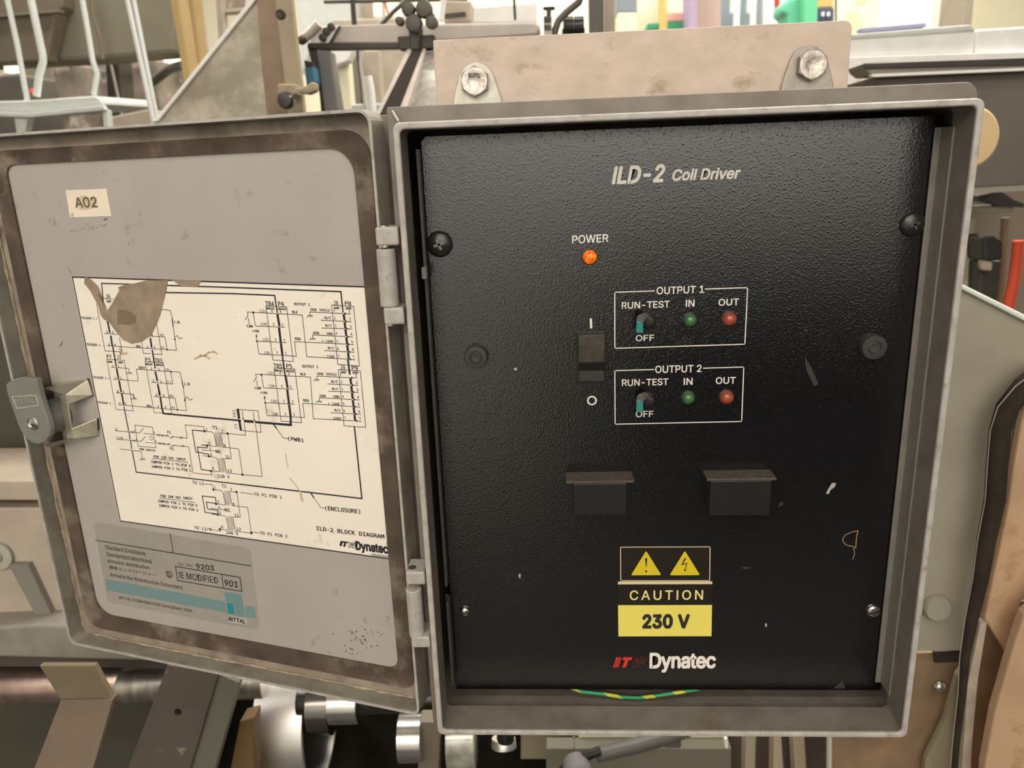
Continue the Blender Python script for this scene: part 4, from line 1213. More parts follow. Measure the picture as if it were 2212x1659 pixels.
B['column_side'] = tm('brown_column_paint', (142, 118, 94), 1.0, 0.6, var=0.2, vscale=20)
B['alu'] = mat('brushed_aluminium', (0.88, 0.86, 0.85), 0.36, 1.0, var=0.08, vscale=60, stretch=(1, 30, 30))
B['worn_steel'] = mat('worn_steel_plate', (0.52, 0.49, 0.45), 0.38, 0.9, var=0.3, vscale=40, stretch=(3, 1, 0.6))
B['copper'] = mat('warm_polished_shaft', (0.50, 0.38, 0.34), 0.30, 0.9, var=0.25, vscale=50)
LIGHT = NEAR
B['brown'] = tm('brown_painted_plate', (86, 72, 59), 1.0, 0.5, var=0.12, vscale=30, dirt=(0.36, 0.31, 0.22), damt=0.02, dscale=60)
B['tanb'] = tm('tan_bracket_paint', (124, 104, 76), 1.15, 0.6, var=0.1, vscale=30)
B['plate'] = tm('grey_green_plate', (142, 128, 104), 0.8, 0.5, var=0.10, vscale=16, bump=0.1)
B['wood'] = tm('orange_tan_panel', (178, 138, 100), 0.9, 0.6, var=0.15, vscale=14, dirt=(0.30, 0.17, 0.09), damt=0.2, dscale=14)
B['brown_dk'] = tm('dark_rust_panel', (92, 66, 42), 0.7, 0.7, var=0.25, vscale=20)
LIGHT = FAR
B['green'] = tm('green_paint', (110, 196, 156), 1.0, 0.5)
B['slate'] = tm('slate_blue_panel', (128, 136, 140), 1.0, 0.5)
B['purple'] = tm('purple_panel', (168, 148, 170), 1.0, 0.6)
B['pink'] = tm('pink_print', (226, 168, 150), 1.0, 0.6)
B['signgreen'] = tm('sign_green', (66, 150, 106), 1.0, 0.6)
B['navy'] = tm('navy_box', (66, 74, 92), 1.0, 0.6)
B['orange'] = tm('orange_box', (216, 176, 106), 1.0, 0.6)
B['redorange'] = tm('red_orange_hose', (226, 78, 48), 0.7, 0.45)
B['blue'] = tm('blue_block', (72, 122, 142), 1.0, 0.5)
B['castgrey'] = tm('light_cast_paint', (166, 150, 130), 0.85, 0.55, var=0.1, vscale=25)
B['rollpink'] = tm('brown_pink_roll', (188, 158, 146), 1.0, 0.5)
B['clutter'] = tm('mottled_machine_paint', (128, 114, 100), 1.0, 0.6, var=0.65, vscale=9, dirt=(0.62, 0.55, 0.48), damt=0.2, dscale=12)
B['belt'] = mat('matt_black_belt', (0.022, 0.018, 0.015), 0.95, spec=0.05)
B['deep'] = mat('black_depth_backing', (0.012, 0.010, 0.008), 0.9, spec=0.1, var=0.5, vscale=25)
B['rail'] = tm('worn_rail_paint', (164, 150, 136), 1.15, 0.6, var=0.1, vscale=30)
B['red'] = tm('red_paint', (200, 60, 50), 1.0, 0.5)

# ---- upper left: overhead housing, hanging tray, posts
hs = group_thing('overhead_housing', [(0, 145), (375, 115)], 1.6, 'large olive machine housing across the upper left', 'machine housing')
slab('body', [(-220, -260), (392, -260), (378, 114), (215, 128), (-220, 150)], 1.6, 0.10, B['olive'], hs, bevel=0.01)
slab('side_box', [(-220, -200), (112, -200), (136, 14), (122, 30), (100, 132), (-220, 150)], 1.55, 0.05, B['olive_dark'], hs, bevel=0.006)
slab('edge_strip', [(-220, 42), (0, 31), (128, 20), (128, 25), (0, 36), (-220, 48)], 1.53, 0.02, B['olive'], hs)
pipe('cable', [(190, -60, 1.56), (200, 30, 1.56), (219, 90, 1.56), (222, 128, 1.56)], 4, B['olive_dark'], hs)

tr = group_thing('hanging_tray', [(0, 250), (230, 262)], 1.1, 'pale grey shelf tray hanging on thin rods at the upper left', 'tray')
tp = [atZ(u, v, atY(100, 240, 1.1).z) for u, v in ((-90, 240), (60, 248), (222, 232), (212, 212), (100, 210), (-90, 216))]
zt_ = atY(100, 240, 1.1).z
build('tray_top', MB().prism([atY(u, v, 1.1) for u, v in ((-160, 222), (60, 217), (205, 207), (216, 214), (222, 226), (66, 243), (-160, 236))], (0, 0.22, 0.01)), B['tray'], tr, bevel=0.003)
slab('tray_lip', [(-160, 236), (62, 243), (222, 226), (228, 238), (66, 254), (-160, 247)], 1.09, 0.012, B['tray'], tr, bevel=0.002)
for pts in ([(30, 246), (60, 248), (52, 300), (38, 300)], [(221, 234), (229, 238), (236, 300), (226, 300)]):
    slab('tray_leg', pts, 1.1, 0.02, B['tray'], tr)
for pts in ([(12, -60), (16, 0), (38, 100), (52, 180), (59, 215), (46, 236)], [(62, -60), (67, 0), (92, 118), (93, 133), (84, 165), (79, 208)], [(168, -60), (178, 0), (192, 80), (200, 130), (210, 160), (203, 205)]):
    pipe('hanger_rod', [(u, v, 1.12) for u, v in pts], 5.2 if pts[0][0] != 62 else 7, B['pale_conduit'], tr)
cp = group_thing('conduit_pair', [(330, 256), (340, 250)], 1.0, 'pair of pale conduits slanting down to the door top', 'conduit')
pipe('conduit', [(262, -60, 1.0), (275, 0, 1.0), (330, 255, 1.0), (352, 360, 1.0)], 4.6, B['pale_conduit'], cp)
pipe('conduit', [(276, -60, 1.01), (289, 0, 1.01), (338, 250, 1.01), (360, 360, 1.01)], 4.2, B['pale_conduit'], cp)
op = group_thing('ochre_post', [(395, 170), (412, 170)], 1.35, 'wider ochre post in front of the olive housing', 'post')
slab('post', [(352, -80), (372, -80), (386, 0), (404, 110), (412, 260), (390, 260), (386, 110), (366, 0)], 1.35, 0.05, B['ochre'], op, bevel=0.004, floor=True)
slab('ochre_post', [(396, -60), (411, -60), (418, 0), (432, 130), (440, 260), (424, 260), (418, 120), (404, 0)], 1.45, 0.05, B['ochre'], bevel=0.004, floor=True,
     label='narrower ochre post just right of the wider ochre post', cat='post')
# clutter of machines between housing and door top
cl2 = [('machine_block', [(-120, 172), (45, 158), (45, 215), (-120, 225)], 2.3, 'darkgrey', 'dark grey machine block at the left edge behind the tray'),
       ('machine_block', [(45, 142), (112, 138), (118, 212), (45, 216)], 2.75, 'olive', 'olive machine block behind the tray rods'),
       ('machine_block', [(110, 138), (160, 134), (166, 208), (112, 212)], 2.2, 'clutter', 'mottled grey machine block behind the middle of the tray'),
       ('machine_block', [(158, 134), (224, 128), (232, 215), (164, 212)], 2.75, 'clutter', 'mottled dark machine block left of the black column'),
       ('machine_block', [(262, 130), (330, 124), (338, 250), (268, 255)], 2.2, 'clutter', 'mottled machine block behind the pale conduit pair'),
       ('machine_block', [(330, 150), (402, 120), (402, 260), (330, 262)], 2.75, 'clutter', 'mottled machine block behind the ochre posts')]
for n, pts, y, mm, lb in cl2:
    slab(n, pts, y, 0.3, B[mm], bevel=0.01, floor=True, label=lb, cat='machine')
slab('black_column', [(226, 120), (254, 120), (262, 235), (272, 330), (240, 330), (232, 215)], 1.9, 0.08, B['dark'], bevel=0.004, floor=True, label='black column right of the hanging tray', cat='post')
pipe('thin_pole', [(235, 118, 1.85), (262, 240, 1.85), (400, 1230, 1.85)], 2.6, B['mauve'], label='thin grey pole in front of the black column', cat='pole')
pipe('dark_pipe', [(322, 182, 2.18), (345, 165, 2.0), (368, 148, 1.8), (398, 140, 1.6)], 9, B['darkgrey'], label='dark thick pipe slanting up behind the ochre post', cat='pipe')
GLOW = mat('patch_glow', (1, 0.95, 0.8), 0.5, emit=(1.0, 0.93, 0.72), estr=2.2)  # glowing slabs for bright windows and one bright patch
for pts, y, t, lb in (([(352, 120), (384, 113), (384, 122), (354, 133)], 2.6, 0.16, 'upper bright window behind the ochre posts'), ([(362, 162), (368, 160), (378, 200), (372, 202)], 2.6, 0.16, 'slim upright bright window below the dark thick pipe'),
                      ([(8, 140), (34, 138), (34, 152), (10, 156)], 1.605, 0.03, 'small bright patch at the left edge under the housing')):
    slab('bright_patch', pts, y, t, GLOW, label=lb, cat='bright patch')
slab('push_button', [(62, 192), (79, 189), (79, 201), (66, 203)], 1.35, 0.015, B['redorange'], bevel=0.002, label='small orange red button behind the tray', cat='button')
slab('grey_bench', [(225, 255), (320, 235), (335, 240), (335, 300), (225, 300)], 1.5, 0.3, B['castgrey'], bevel=0.004, floor=True, label='low grey bench between tray and clear guard', cat='bench')

pipe('pale_pole', [(428, -40, 1.6), (438, 40, 1.6), (452, 130, 1.6), (470, 300, 1.6)], 4, B['mauve'], label='thin pale pole right of the narrower ochre post', cat='pole')
gf = group_thing('metal_rack', [(462, 60), (530, 30)], 1.7, 'small grey metal rack above the slanting guard edge', 'rack')
slab('lower_rail', [(470, 22), (528, 16), (528, 25), (470, 30)], 1.7, 0.03, B['castgrey'], gf, bevel=0.002)
slab('upright', [(462, -60), (476, -60), (484, 80), (472, 90)], 1.69, 0.03, B['castgrey'], gf, bevel=0.002)
slab('back_sheet', [(480, -60), (530, -60), (526, 18), (480, 22)], 1.72, 0.01, B['clutter'], gf)
# ---- clear guard and tan column
GU = mat('dirty_clear_plastic', (0.38, 0.345, 0.28), 0.35, var=0.25, vscale=12, dirt=(0.85, 0.80, 0.72), damt=0.6, dscale=9, alpha=0.74)
gd = group_thing('clear_guard', [(338, 260), (600, 260)], 0.75, 'smeared clear plastic guard with pale slanting edge', 'guard')
slab('pane', [(566, -20), (332, 262), (316, 420), (606, 420), (590, -20)], 0.75, 0.005, GU, gd)
slab('slanting_edge', [(556, -20), (568, -20), (341, 262), (331, 262)], 0.744, 0.012, B['white'], gd, bevel=0.001)
co = group_thing('tan_column', [(600, 260), (650, 260)], 0.72, 'tan steel column with bolt and clamp beyond the door top', 'column')
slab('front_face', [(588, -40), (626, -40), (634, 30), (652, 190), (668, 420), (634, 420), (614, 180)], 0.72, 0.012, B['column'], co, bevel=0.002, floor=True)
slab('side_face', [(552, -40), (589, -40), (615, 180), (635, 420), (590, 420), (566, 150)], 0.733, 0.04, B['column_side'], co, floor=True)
c_ = atY(607, 31, 0.72)
bo = build('bolt', MB().lathe(c_, (0, -1, 0), [(0.0068, 0), (0.0068, 0.003), (0.0055, 0.0045), (0.0035, 0.0035), (0, 0.0036)], 20), B['dark'], co, smooth=True)
slab('clamp', [(599, 181), (637, 181), (637, 204), (622, 206), (599, 203)], 0.69, 0.03, B['column'], co, bevel=0.002)
c_ = atY(622, 218, 0.68)
build('clamp_knob', MB().lathe(c_, (0, -1, 0), [(0.010, 0), (0.0115, 0.004), (0.0112, 0.012), (0.009, 0.016), (0, 0.0165)], 24), M['black_metal'], co, smooth=True)
slab('wing_lever', [(642, 190), (664, 183), (672, 176), (681, 178), (681, 196), (664, 203), (642, 200)], 0.69, 0.02, B['column'], co, bevel=0.003)

# ---- frame and instruments beyond the door, centre
fm = group_thing('feeder_frame', [(700, 243), (740, 243)], 0.9, 'grey feeder frame with flat top plate beyond the door', 'machine frame')
slab('top_plate', [(669, 93), (687, 56), (884, 50), (905, 93)], 0.9, 0.03, B['mauve'], fm, bevel=0.002)
slab('end_cap', [(668, 93), (686, 57), (733, 55), (711, 93)], 0.895, 0.006, B['white'], fm, bevel=0.001)
slab('seam', [(709, 94), (731, 56), (735, 56), (714, 94)], 0.893, 0.004, B['dark'], fm)
slab('front_edge', [(664, 93), (938, 91), (938, 102), (712, 107), (664, 104)], 0.892, 0.02, B['dark'], fm, bevel=0.001)
slab('dark_arm', [(664, 101), (690, 104), (708, 260), (715, 420), (690, 420), (690, 200)], 0.90, 0.03, B['dark'], fm, floor=True)
slab('arm', [(683, 105), (710, 108), (732, 243), (756, 420), (722, 420), (702, 243)], 0.895, 0.04, B['bluegrey'], fm, bevel=0.002, floor=True)
for u, v in ((698, 82), (706, 69), (716, 59)):
    c_ = atY(u, v, 0.893)
    build('screw', MB().lathe(c_, (0, -1, 0), [(0.0062, 0), (0.0062, 0.004), (0.004, 0.005), (0, 0.005)], 12), B['dark'], fm, smooth=True)
build('knob', MB().ball(atY(652, 86, 0.88), 9.5 * px_size(0.88)), tm('brown_knob', (82, 58, 48), 1.0, 0.4), fm, smooth=True)
pipe('handle_rod', [(656, 84, 0.885), (672, 70, 0.885), (688, 52, 0.885)], 9, B['mauve'], fm)
slab('terminal_block', [(657, 146), (676, 142), (681, 178), (662, 186)], 0.86, 0.03, B['blue'], fm, bevel=0.002)
slab('terminal_cap', [(657, 130), (674, 134), (676, 144), (660, 147)], 0.86, 0.03, B['dark'], fm)
# instruments on the frame
ins = group_thing('clamp_head', [(880, 100), (935, 100)], 0.84, 'dark clamp head with round knobs on the feeder frame', 'clamp')
for u, v, r in ((884, 22, 13), (918, 22, 16), (896, 52, 16), (934, 50, 12), (866, 48, 8)):
    c_ = atY(u, v, 0.84)
    s_ = px_size(0.84)
    build('round_knob', MB().lathe(c_, (0, -1, 0), [(r * s_, 0), (r * s_ * 1.05, 0.008), (r * s_ * 0.9, 0.016), (r * s_ * 0.3, 0.018)], 20), B['darkgrey'], ins, smooth=True)
slab('stem', [(882, 55), (908, 55), (904, 108), (886, 108)], 0.845, 0.03, B['dark'], ins, bevel=0.002)
slab('foot', [(858, 78), (938, 74), (936, 104), (862, 108)], 0.86, 0.02, B['dark'], ins, bevel=0.002)
slab('stub', [(922, 26), (936, 28), (930, 52), (920, 54)], 0.85, 0.02, tm('deep_green', (58, 70, 56)), ins)
pipe('white_lever', [(961, -20, 0.8), (957, 10, 0.8), (953, 46, 0.8)], 5.5, B['white'], ins)
cb = group_thing('cross_beam', [(900, 80), (1166, 70)], 0.95, 'pale grey cross beam behind the left end of the tan bar', 'beam')
slab('beam', [(880, 52), (1155, 46), (1166, 52), (1168, 64), (1160, 76), (880, 96)], 0.95, 0.06, B['mauve'], cb, bevel=0.006)
slab('beam_post', [(1030, 70), (1075, 70), (1075, 300), (1030, 300)], 0.97, 0.04, B['rail'], cb, floor=True)
slab('box', [(960, 0), (1018, 2), (1016, 46), (958, 50)], 1.0, 0.05, B['castgrey'], cb, bevel=0.003)
slab('slot', [(958, 30), (1005, 25), (1006, 33), (960, 38)], 0.985, 0.01, B['dark'], cb)
slab('cover', [(1018, 18), (1160, 8), (1160, 46), (1018, 48)], 1.15, 0.02, B['white'], cb)
pipe('dark_rod', [(1109, -30, 0.94), (1111, 10, 0.94), (1113, 43, 0.94)], 2.6, B['dark'], cb)
vl = group_thing('valve', [(1175, 66), (1200, 66)], 0.7, 'black T handle valve just behind the tan bar', 'valve')
slab('t_handle', [(1173, 14), (1199, 13), (1199, 19), (1173, 20)], 0.7, 0.012, B['dark'], vl, bevel=0.002)
slab('stem', [(1180, 18), (1191, 18), (1190, 34), (1181, 34)], 0.702, 0.01, B['dark'], vl)
slab('body', [(1174, 33), (1192, 33), (1192, 90), (1174, 90)], 0.705, 0.03, B['mauve'], vl, bevel=0.002, floor=True)
for v in (37, 54):
    slab('clip', [(1175, v), (1190, v), (1190, v + 9), (1175, v + 9)], 0.70, 0.006, B['dark'], vl)
pipe('rubber_hose', [(1262, -30, 0.72), (1250, 5, 0.72), (1222, 28, 0.72), (1206, 45, 0.72), (1198, 70, 0.72), (1196, 100, 0.72)], 7, B['darkgrey'], label='dark grey hose curving down behind the tan bar', cat='hose')
kp = group_thing('roller_pair', [(1215, 66), (1262, 66)], 0.75, 'pair of black rollers behind the tan bar', 'roller')
slab('roller_post', [(1232, 78), (1250, 78), (1250, 300), (1232, 300)], 0.765, 0.02, B['darkgrey'], kp, floor=True)
slab('axle_block', [(1214, 62), (1264, 60), (1264, 80), (1214, 82)], 0.762, 0.02, B['darkgrey'], kp)
for u in (1229, 1252):
    rod_x('roller', u - 11, u + 10, 36, 66, 0.75, M['black_metal'], kp, 20)
slab('grey_post', [(1273, -60), (1304, -60), (1309, 140), (1278, 140)], 1.0, 0.06, B['darkgrey'], bevel=0.003, floor=True, label='brown grey upright post behind the middle of the tan bar', cat='post')
slab('grey_post', [(1305, -60), (1329, -60), (1334, 140), (1309, 140)], 1.1, 0.06, B['castgrey'], bevel=0.003, floor=True, label='pale grey post right beside the brown grey post', cat='post')

# conveyor rails running back from behind the enclosure
cv = group_thing('conveyor', [(822, 250), (940, 225)], 0.5, 'conveyor of grey rails running back beside the tan bar', 'conveyor')
def bar(name, near, far, w, m):
    (u0, v0, y0), (u1, v1, y1) = near, far
    A = [atY(u0 - w[0] / 2, v0, y0), atY(u0 + w[0] / 2, v0, y0)]
    Bq = [atY(u1 - w[1] / 2, v1, y1), atY(u1 + w[1] / 2, v1, y1)]
    t = Vector((0, 0, -0.02))
    build(name, MB().hexa([A[0], A[1], Bq[1], Bq[0]], [A[0] + t, A[1] + t, Bq[1] + t, Bq[0] + t]), m, cv)
bar('rail', (806, 280, 0.42), (889, 100, 0.88), (20, 12), B['rail'])
bar('belt', (833, 258, 0.419), (905, 98, 0.879), (36, 20), B['belt'])
bar('rail', (860, 262, 0.42), (916, 100, 0.88), (20, 10), B['rail'])
bar('bed', (910, 290, 0.42), (928, 104, 0.88), (90, 24), B['worn_steel'])

slab('leg', [(868, 150), (884, 150), (884, 400), (868, 400)], 0.80, 0.03, B['dark'], cv, floor=True)
# panels seen through the frame
thr = [('cream_panel', [(719, 140), (752, 128), (764, 300), (738, 300)], 1.5, 'cream', 'cream perforated panel seen under the feeder frame', 'panel'),
       ('under_frame_panel', [(752, 108), (776, 108), (786, 300), (762, 300)], 1.7, 'olive', 'olive panel right of the cream panel under the frame', 'panel'),
       ('under_frame_panel', [(784, 108), (818, 108), (830, 300), (792, 300)], 1.75, 'castgrey', 'light grey panel left of the bright doorway under the frame', 'panel'),
       ('clear_cover', [(706, 108), (765, 106), (752, 132), (716, 146)], 1.465, 'white', 'crumpled whitish cover under the feeder frame plate', 'cover'),
       ('low_box', [(758, 225), (835, 222), (835, 320), (762, 320)], 1.2, 'tray', 'low pale box behind the door corner', 'box')]
for n, pts, y, mm, lb, ct in thr:
    slab(n, pts, y, 0.04, B[mm], bevel=0.004, floor=(n != 'clear_cover'), label=lb, cat=ct)
LITW = mat('pale_yellow_glow', (0.9, 0.86, 0.65), 0.6, emit=(1.0, 0.95, 0.66), estr=0.9)
slab('bright_doorway', [(814, 90), (868, 90), (868, 300), (830, 300)], 2.6, 0.03, LITW, floor=True, label='glowing pale yellow doorway seen under the feeder frame', cat='doorway')
pipe('dark_cable', [(771, 100, 1.25), (776, 150, 1.25), (782, 200, 1.25), (786, 320, 1.25)], 2.6, B['dark'], label='thin dark cable hanging under the feeder frame', cat='cable')
pipe('rope', [(780, 104, 1.2), (779, 140, 1.2), (784, 180, 1.2), (790, 240, 1.2), (794, 320, 1.2)], 3.2, B['mauve'], label='pale frayed rope hanging beside the dark cable', cat='rope')
pipe('hand_tool', [(794, 165, 1.1), (800, 200, 1.1), (804, 250, 1.1), (850, 1800, 1.1)], 9, B['white'], label='pale upright tool handle under the feeder frame', cat='tool')
# things above the frame
abv = [('pale_machine_panel', [(632, -60), (768, -60), (772, 60), (690, 66), (650, 160), (646, 60)], 2.3, 'tray', 'pale machine panel between tan column and feeder frame', 'panel'),
       ('grey_cabinet', [(716, 42), (880, 38), (884, 62), (716, 66)], 1.95, 'castgrey', 'low grey cabinet top behind the feeder frame', 'cabinet'),
       ('tall_cabinet', [(772, -60), (884, -60), (884, 42), (774, 44)], 2.4, 'castgrey', 'pale grey cabinet above the feeder frame', 'cabinet')]
for n, pts, y, mm, lb, ct in abv:
    slab(n, pts, y, 0.06, B[mm], bevel=0.004, floor=(n == 'grey_cabinet'), label=lb, cat=ct)
pipe('dark_rail', [(700, 4, 1.4), (1010, -2, 1.4)], 3.5, B['darkgrey'], label='thin dark rail along the top above the feeder frame', cat='rail')
pipe('dark_upright', [(761, -30, 1.38), (763, 20, 1.38), (766, 56, 1.38)], 5, B['dark'], label='short dark upright rod above the feeder frame', cat='rod')
pipe('brace_rod', [(876, 2, 1.2), (850, 25, 1.2), (822, 54, 1.2)], 4.5, B['darkgrey'], label='dark brace rod slanting down to the frame plate', cat='rod')
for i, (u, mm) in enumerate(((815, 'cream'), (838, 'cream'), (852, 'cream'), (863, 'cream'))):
    pipe('bottle', [(u, 0, 2.2), (u + 1, 20, 2.2), (u + 2, 36, 2.2)], 6 if i else 8, LITW, label=('leftmost and widest', 'second', 'third', 'rightmost')[i] + ' of the four bright bottles above the frame', cat='bottle', group='bright bottles above the feeder frame')  # glow put into the bottles so that they look brightly lit
pipe('red_stick', [(832, 4, 2.15), (836, 22, 2.15), (842, 46, 2.15)], 2.2, B['red'], label='thin red stick among the bright bottles', cat='stick')

# ---- upper right: shelves of goods behind the tan bar
goods = [('grey_carton', [(1333, -40), (1376, -40), (1376, 26), (1333, 27)], 2.6, 'slate', 'grey carton right of the pale grey post', 'carton'),
         ('cream_carton', [(1334, 27), (1374, 26), (1376, 90), (1336, 92)], 2.6, 'cream', 'cream carton under the grey carton', 'carton'),
         ('cream_carton', [(1376, -40), (1424, -40), (1424, 50), (1378, 52)], 2.8, 'cream', 'taller cream carton left of the yellow pole', 'carton'),
         ('green_sign', [(1399, 50), (1424, 49), (1424, 64), (1399, 66)], 2.15, 'signgreen', 'small green sign just left of the yellow pole', 'sign'),
         ('cream_carton', [(1440, -40), (1486, -40), (1486, 28), (1440, 29)], 2.7, 'cream', 'cream carton above the pink sign', 'carton'),
         ('pink_sign', [(1442, 30), (1481, 28), (1481, 45), (1442, 46)], 2.5, 'pink', 'pink sign right of the yellow pole', 'sign'),
         ('green_sign', [(1440, 46), (1481, 45), (1481, 66), (1440, 68)], 2.5, 'signgreen', 'green and white sign below the pink sign', 'sign'),
         ('purple_panel', [(1487, -40), (1511, -40), (1511, 80), (1487, 82)], 2.4, 'purple', 'purple panel left of the brown pink roll', 'panel'),  # plain flat panel
         ('slate_panel', [(1552, -40), (1646, -40), (1646, 72), (1552, 76)], 2.4, 'slate', 'slate blue panel right of the brown pink roll', 'panel'),
         ('white_panel', [(1648, -40), (1700, -40), (1700, 70), (1648, 72)], 2.5, 'white', 'white panel between slate panel and green machine', 'panel'),
         ('navy_carton', [(1767, 17), (1802, 16), (1802, 44), (1767, 45)], 2.2, 'navy', 'navy carton with white marks right of the green machine', 'carton'),
         ('orange_carton', [(1768, -20), (1800, -20), (1800, 16), (1768, 17)], 2.2, 'orange', 'orange carton on the navy carton', 'carton'),
         ('cream_locker', [(1810, -60), (1854, -60), (1854, 100), (1812, 104)], 2.8, 'cream', 'cream locker above the rounded end of the tan bar', 'locker'),
         ('cream_locker', [(1855, 15), (1906, 14), (1908, 90), (1856, 94)], 2.6, 'cream', 'greenish cream locker right of the tan bar', 'locker'),
         ('beige_panel', [(1906, -60), (2064, -60), (2060, 80), (1910, 86)], 2.4, 'white', 'wide beige panel behind the white channel', 'panel'),
         ('white_post', [(2064, -60), (2092, -60), (2092, 80), (2066, 82)], 2.0, 'white', 'white upright post left of the grey upright', 'post'),
         ('grey_post', [(2090, -60), (2112, -60), (2108, 62), (2088, 64)], 1.6, 'castgrey', 'grey upright post near the top right corner', 'post')]
SHZ = atY(1500, 100, 2.5).z
STAND = ('cream carton under', 'taller cream', 'green and white sign', 'navy carton', 'purple panel', 'slate blue', 'white panel')
for n, pts, y, mm, lb, ct in goods:
    if lb.startswith(STAND):             # these stand on the shelf board hidden behind the tan bar
        q = [atY(u, v, y) for u, v in pts]
        for p in sorted(q, key=lambda p: p.z)[:2]:
            p.z = SHZ
        build(n, MB().prism(q, (0, 0.12, 0)), B[mm], bevel=0.004, label=lb, cat=ct)
    else:
        slab(n, pts, y, 0.12, B[mm], bevel=0.004, floor=(ct in ('locker', 'panel', 'post')), label=lb, cat=ct)
xs0, xs1 = atY(1325, 100, 2.5).x, atY(1812, 100, 2.2).x
gs = thing('goods_shelf', (0.5 * (xs0 + xs1), 2.5, FZ), 'shelf carrying cartons and signs behind the tan bar', 'shelf')
build('board', MB().box((xs0, 2.18, SHZ - 0.03), (xs1, 2.98, SHZ)), B['castgrey'], gs)
for x_ in (xs0, xs1 - 0.04):
    for y_ in (2.18, 2.94):
        build('leg', MB().box((x_, y_, FZ), (x_ + 0.04, y_ + 0.04, SHZ - 0.03)), B['castgrey'], gs)
mb = MB()
for u in (1775, 1787):
    mb.prism([atY(a, b, 2.19) for a, b in ((u, 26), (u + 6, 25), (u + 6, 34), (u, 35))], (0, 0.004, 0))
build('white_mark', mb, B['white'], bpy.data.objects['navy_carton'])
pipe('yellow_pole', [(1431, -60, 2.15), (1432, 30, 2.15), (1440, 1000, 2.15)], 8, tm('yellow_pole_paint', (222, 190, 112)), label='yellow pole among the cartons behind the tan bar', cat='pole')
pipe('film_roll', [(1530, -60, 2.1), (1531, 10, 2.1), (1535, 1000, 2.1)], 22, B['rollpink'], seg=24, label='upright brown pink roll behind the tan bar', cat='roll')
for u, lb in ((1591, 'left of the two pale mint strips on the slate panel'), (1626, 'right of the two pale mint strips on the slate panel')):
    slab('mint_strip', [(u - 10, -40), (u + 11, -40), (u + 7, 28), (u + 6, 70), (u - 5, 70), (u - 4, 30), (u - 12, 26)], 2.3, 0.02, tm('mint_paint', (216, 228, 208)), label=lb, cat='strip')
slab('red_bar', [(1677, -20), (1685, -20), (1684, 18), (1679, 20)], 2.3, 0.03, B['red'], label='short red bar left of the green machine', cat='bar')
gm = group_thing('green_machine', [(1690, 50), (1765, 46)], 2.1, 'rounded green machine above the right half of the tan bar', 'machine')
slab('hood', [(1690, 8), (1706, -6), (1740, -10), (1742, 36), (1730, 60), (1704, 78), (1700, 36), (1686, 26)], 2.1, 0.1, B['green'], gm, bevel=0.01)
slab('side_panel', [(1738, -40), (1767, -40), (1766, 64), (1736, 64)], 2.06, 0.1, tm('bright_green', (112, 206, 150)), gm, bevel=0.004)
pipe('thin_pole', [(1806, -40, 1.9), (1806, 70, 1.9)], 1.8, B['darkgrey'], label='thin dark pole right of the navy carton', cat='pole')
# white channel and dark housing to the right
ch = group_thing('white_channel', [(1845, 170), (2212, 130)], 0.95, 'long whitish channel beam right of the tan bar', 'channel')
slab('left_length', [(1760, 86), (2098, 56), (2109, 66), (2104, 114), (1760, 124)], 0.95, 0.10, B['white'], ch, bevel=0.003)
slab('left_cap', [(1760, 80), (2096, 53), (2108, 66), (1760, 90)], 0.945, 0.02, B['tray'], ch, bevel=0.002)
slab('right_length', [(2108, 64), (2330, 50), (2330, 108), (2105, 114)], 0.95, 0.10, B['white'], ch, bevel=0.003)
slab('leg', [(1985, 125), (2020, 125), (2020, 300), (1985, 300)], 1.03, 0.02, B['rail'], ch, floor=True)
slab('blue_strip', [(1860, 62), (2000, 50), (2000, 58), (1862, 70)], 1.1, 0.02, tm('lilac_strip', (150, 148, 176)), ch)
slab('base', [(1760, 124), (2330, 107), (2330, 127), (1866, 138), (1862, 168), (1760, 260)], 0.94, 0.04, B['white'], ch, bevel=0.002)
dh = group_thing('dark_housing', [(1870, 400), (2212, 400)], 0.6, 'dark brown grey machine housing beside the enclosure', 'machine housing')
slab('upper_flange', [(1866, 138), (2360, 120), (2360, 136), (1868, 147)], 0.60, 0.05, B['dark'], dh)
slab('upper_strip', [(1866, 148), (2360, 136), (2360, 147), (1882, 160)], 0.605, 0.05, tm('strip_grey', (142, 130, 114)), dh, bevel=0.001)
slab('edge_strip', [(1882, 160), (2360, 140), (2360, 146), (1886, 166)], 0.598, 0.01, B['white'], dh)
slab('body', [(1884, 166), (2360, 146), (2360, 398), (2000, 412), (1940, 240)], 0.62, 0.25, tm('housing_brown', (100, 90, 80), 0.9, var=0.15, vscale=8), dh, bevel=0.004)
slab('leg', [(2310, 395), (2350, 393), (2350, 600), (2310, 600)], 0.64, 0.05, B['dark'], dh, floor=True)
slab('lower_strip', [(2000, 412), (2360, 392), (2360, 404), (2000, 424)], 0.61, 0.05, tm('strip_grey2', (148, 138, 118)), dh)
# knob on the side wall of the enclosure
c_ = atY(2084, 299, 0.085)
build('side_cap', MB().lathe(c_, (0, -1, 0), [(0.0172, -0.004), (0.0188, -0.002), (0.0188, 0.003), (0.017, 0.005)], 40), tm('tan_cap', (190, 160, 114), 0.9), enc, smooth=True, label='round tan cap on the right side wall')

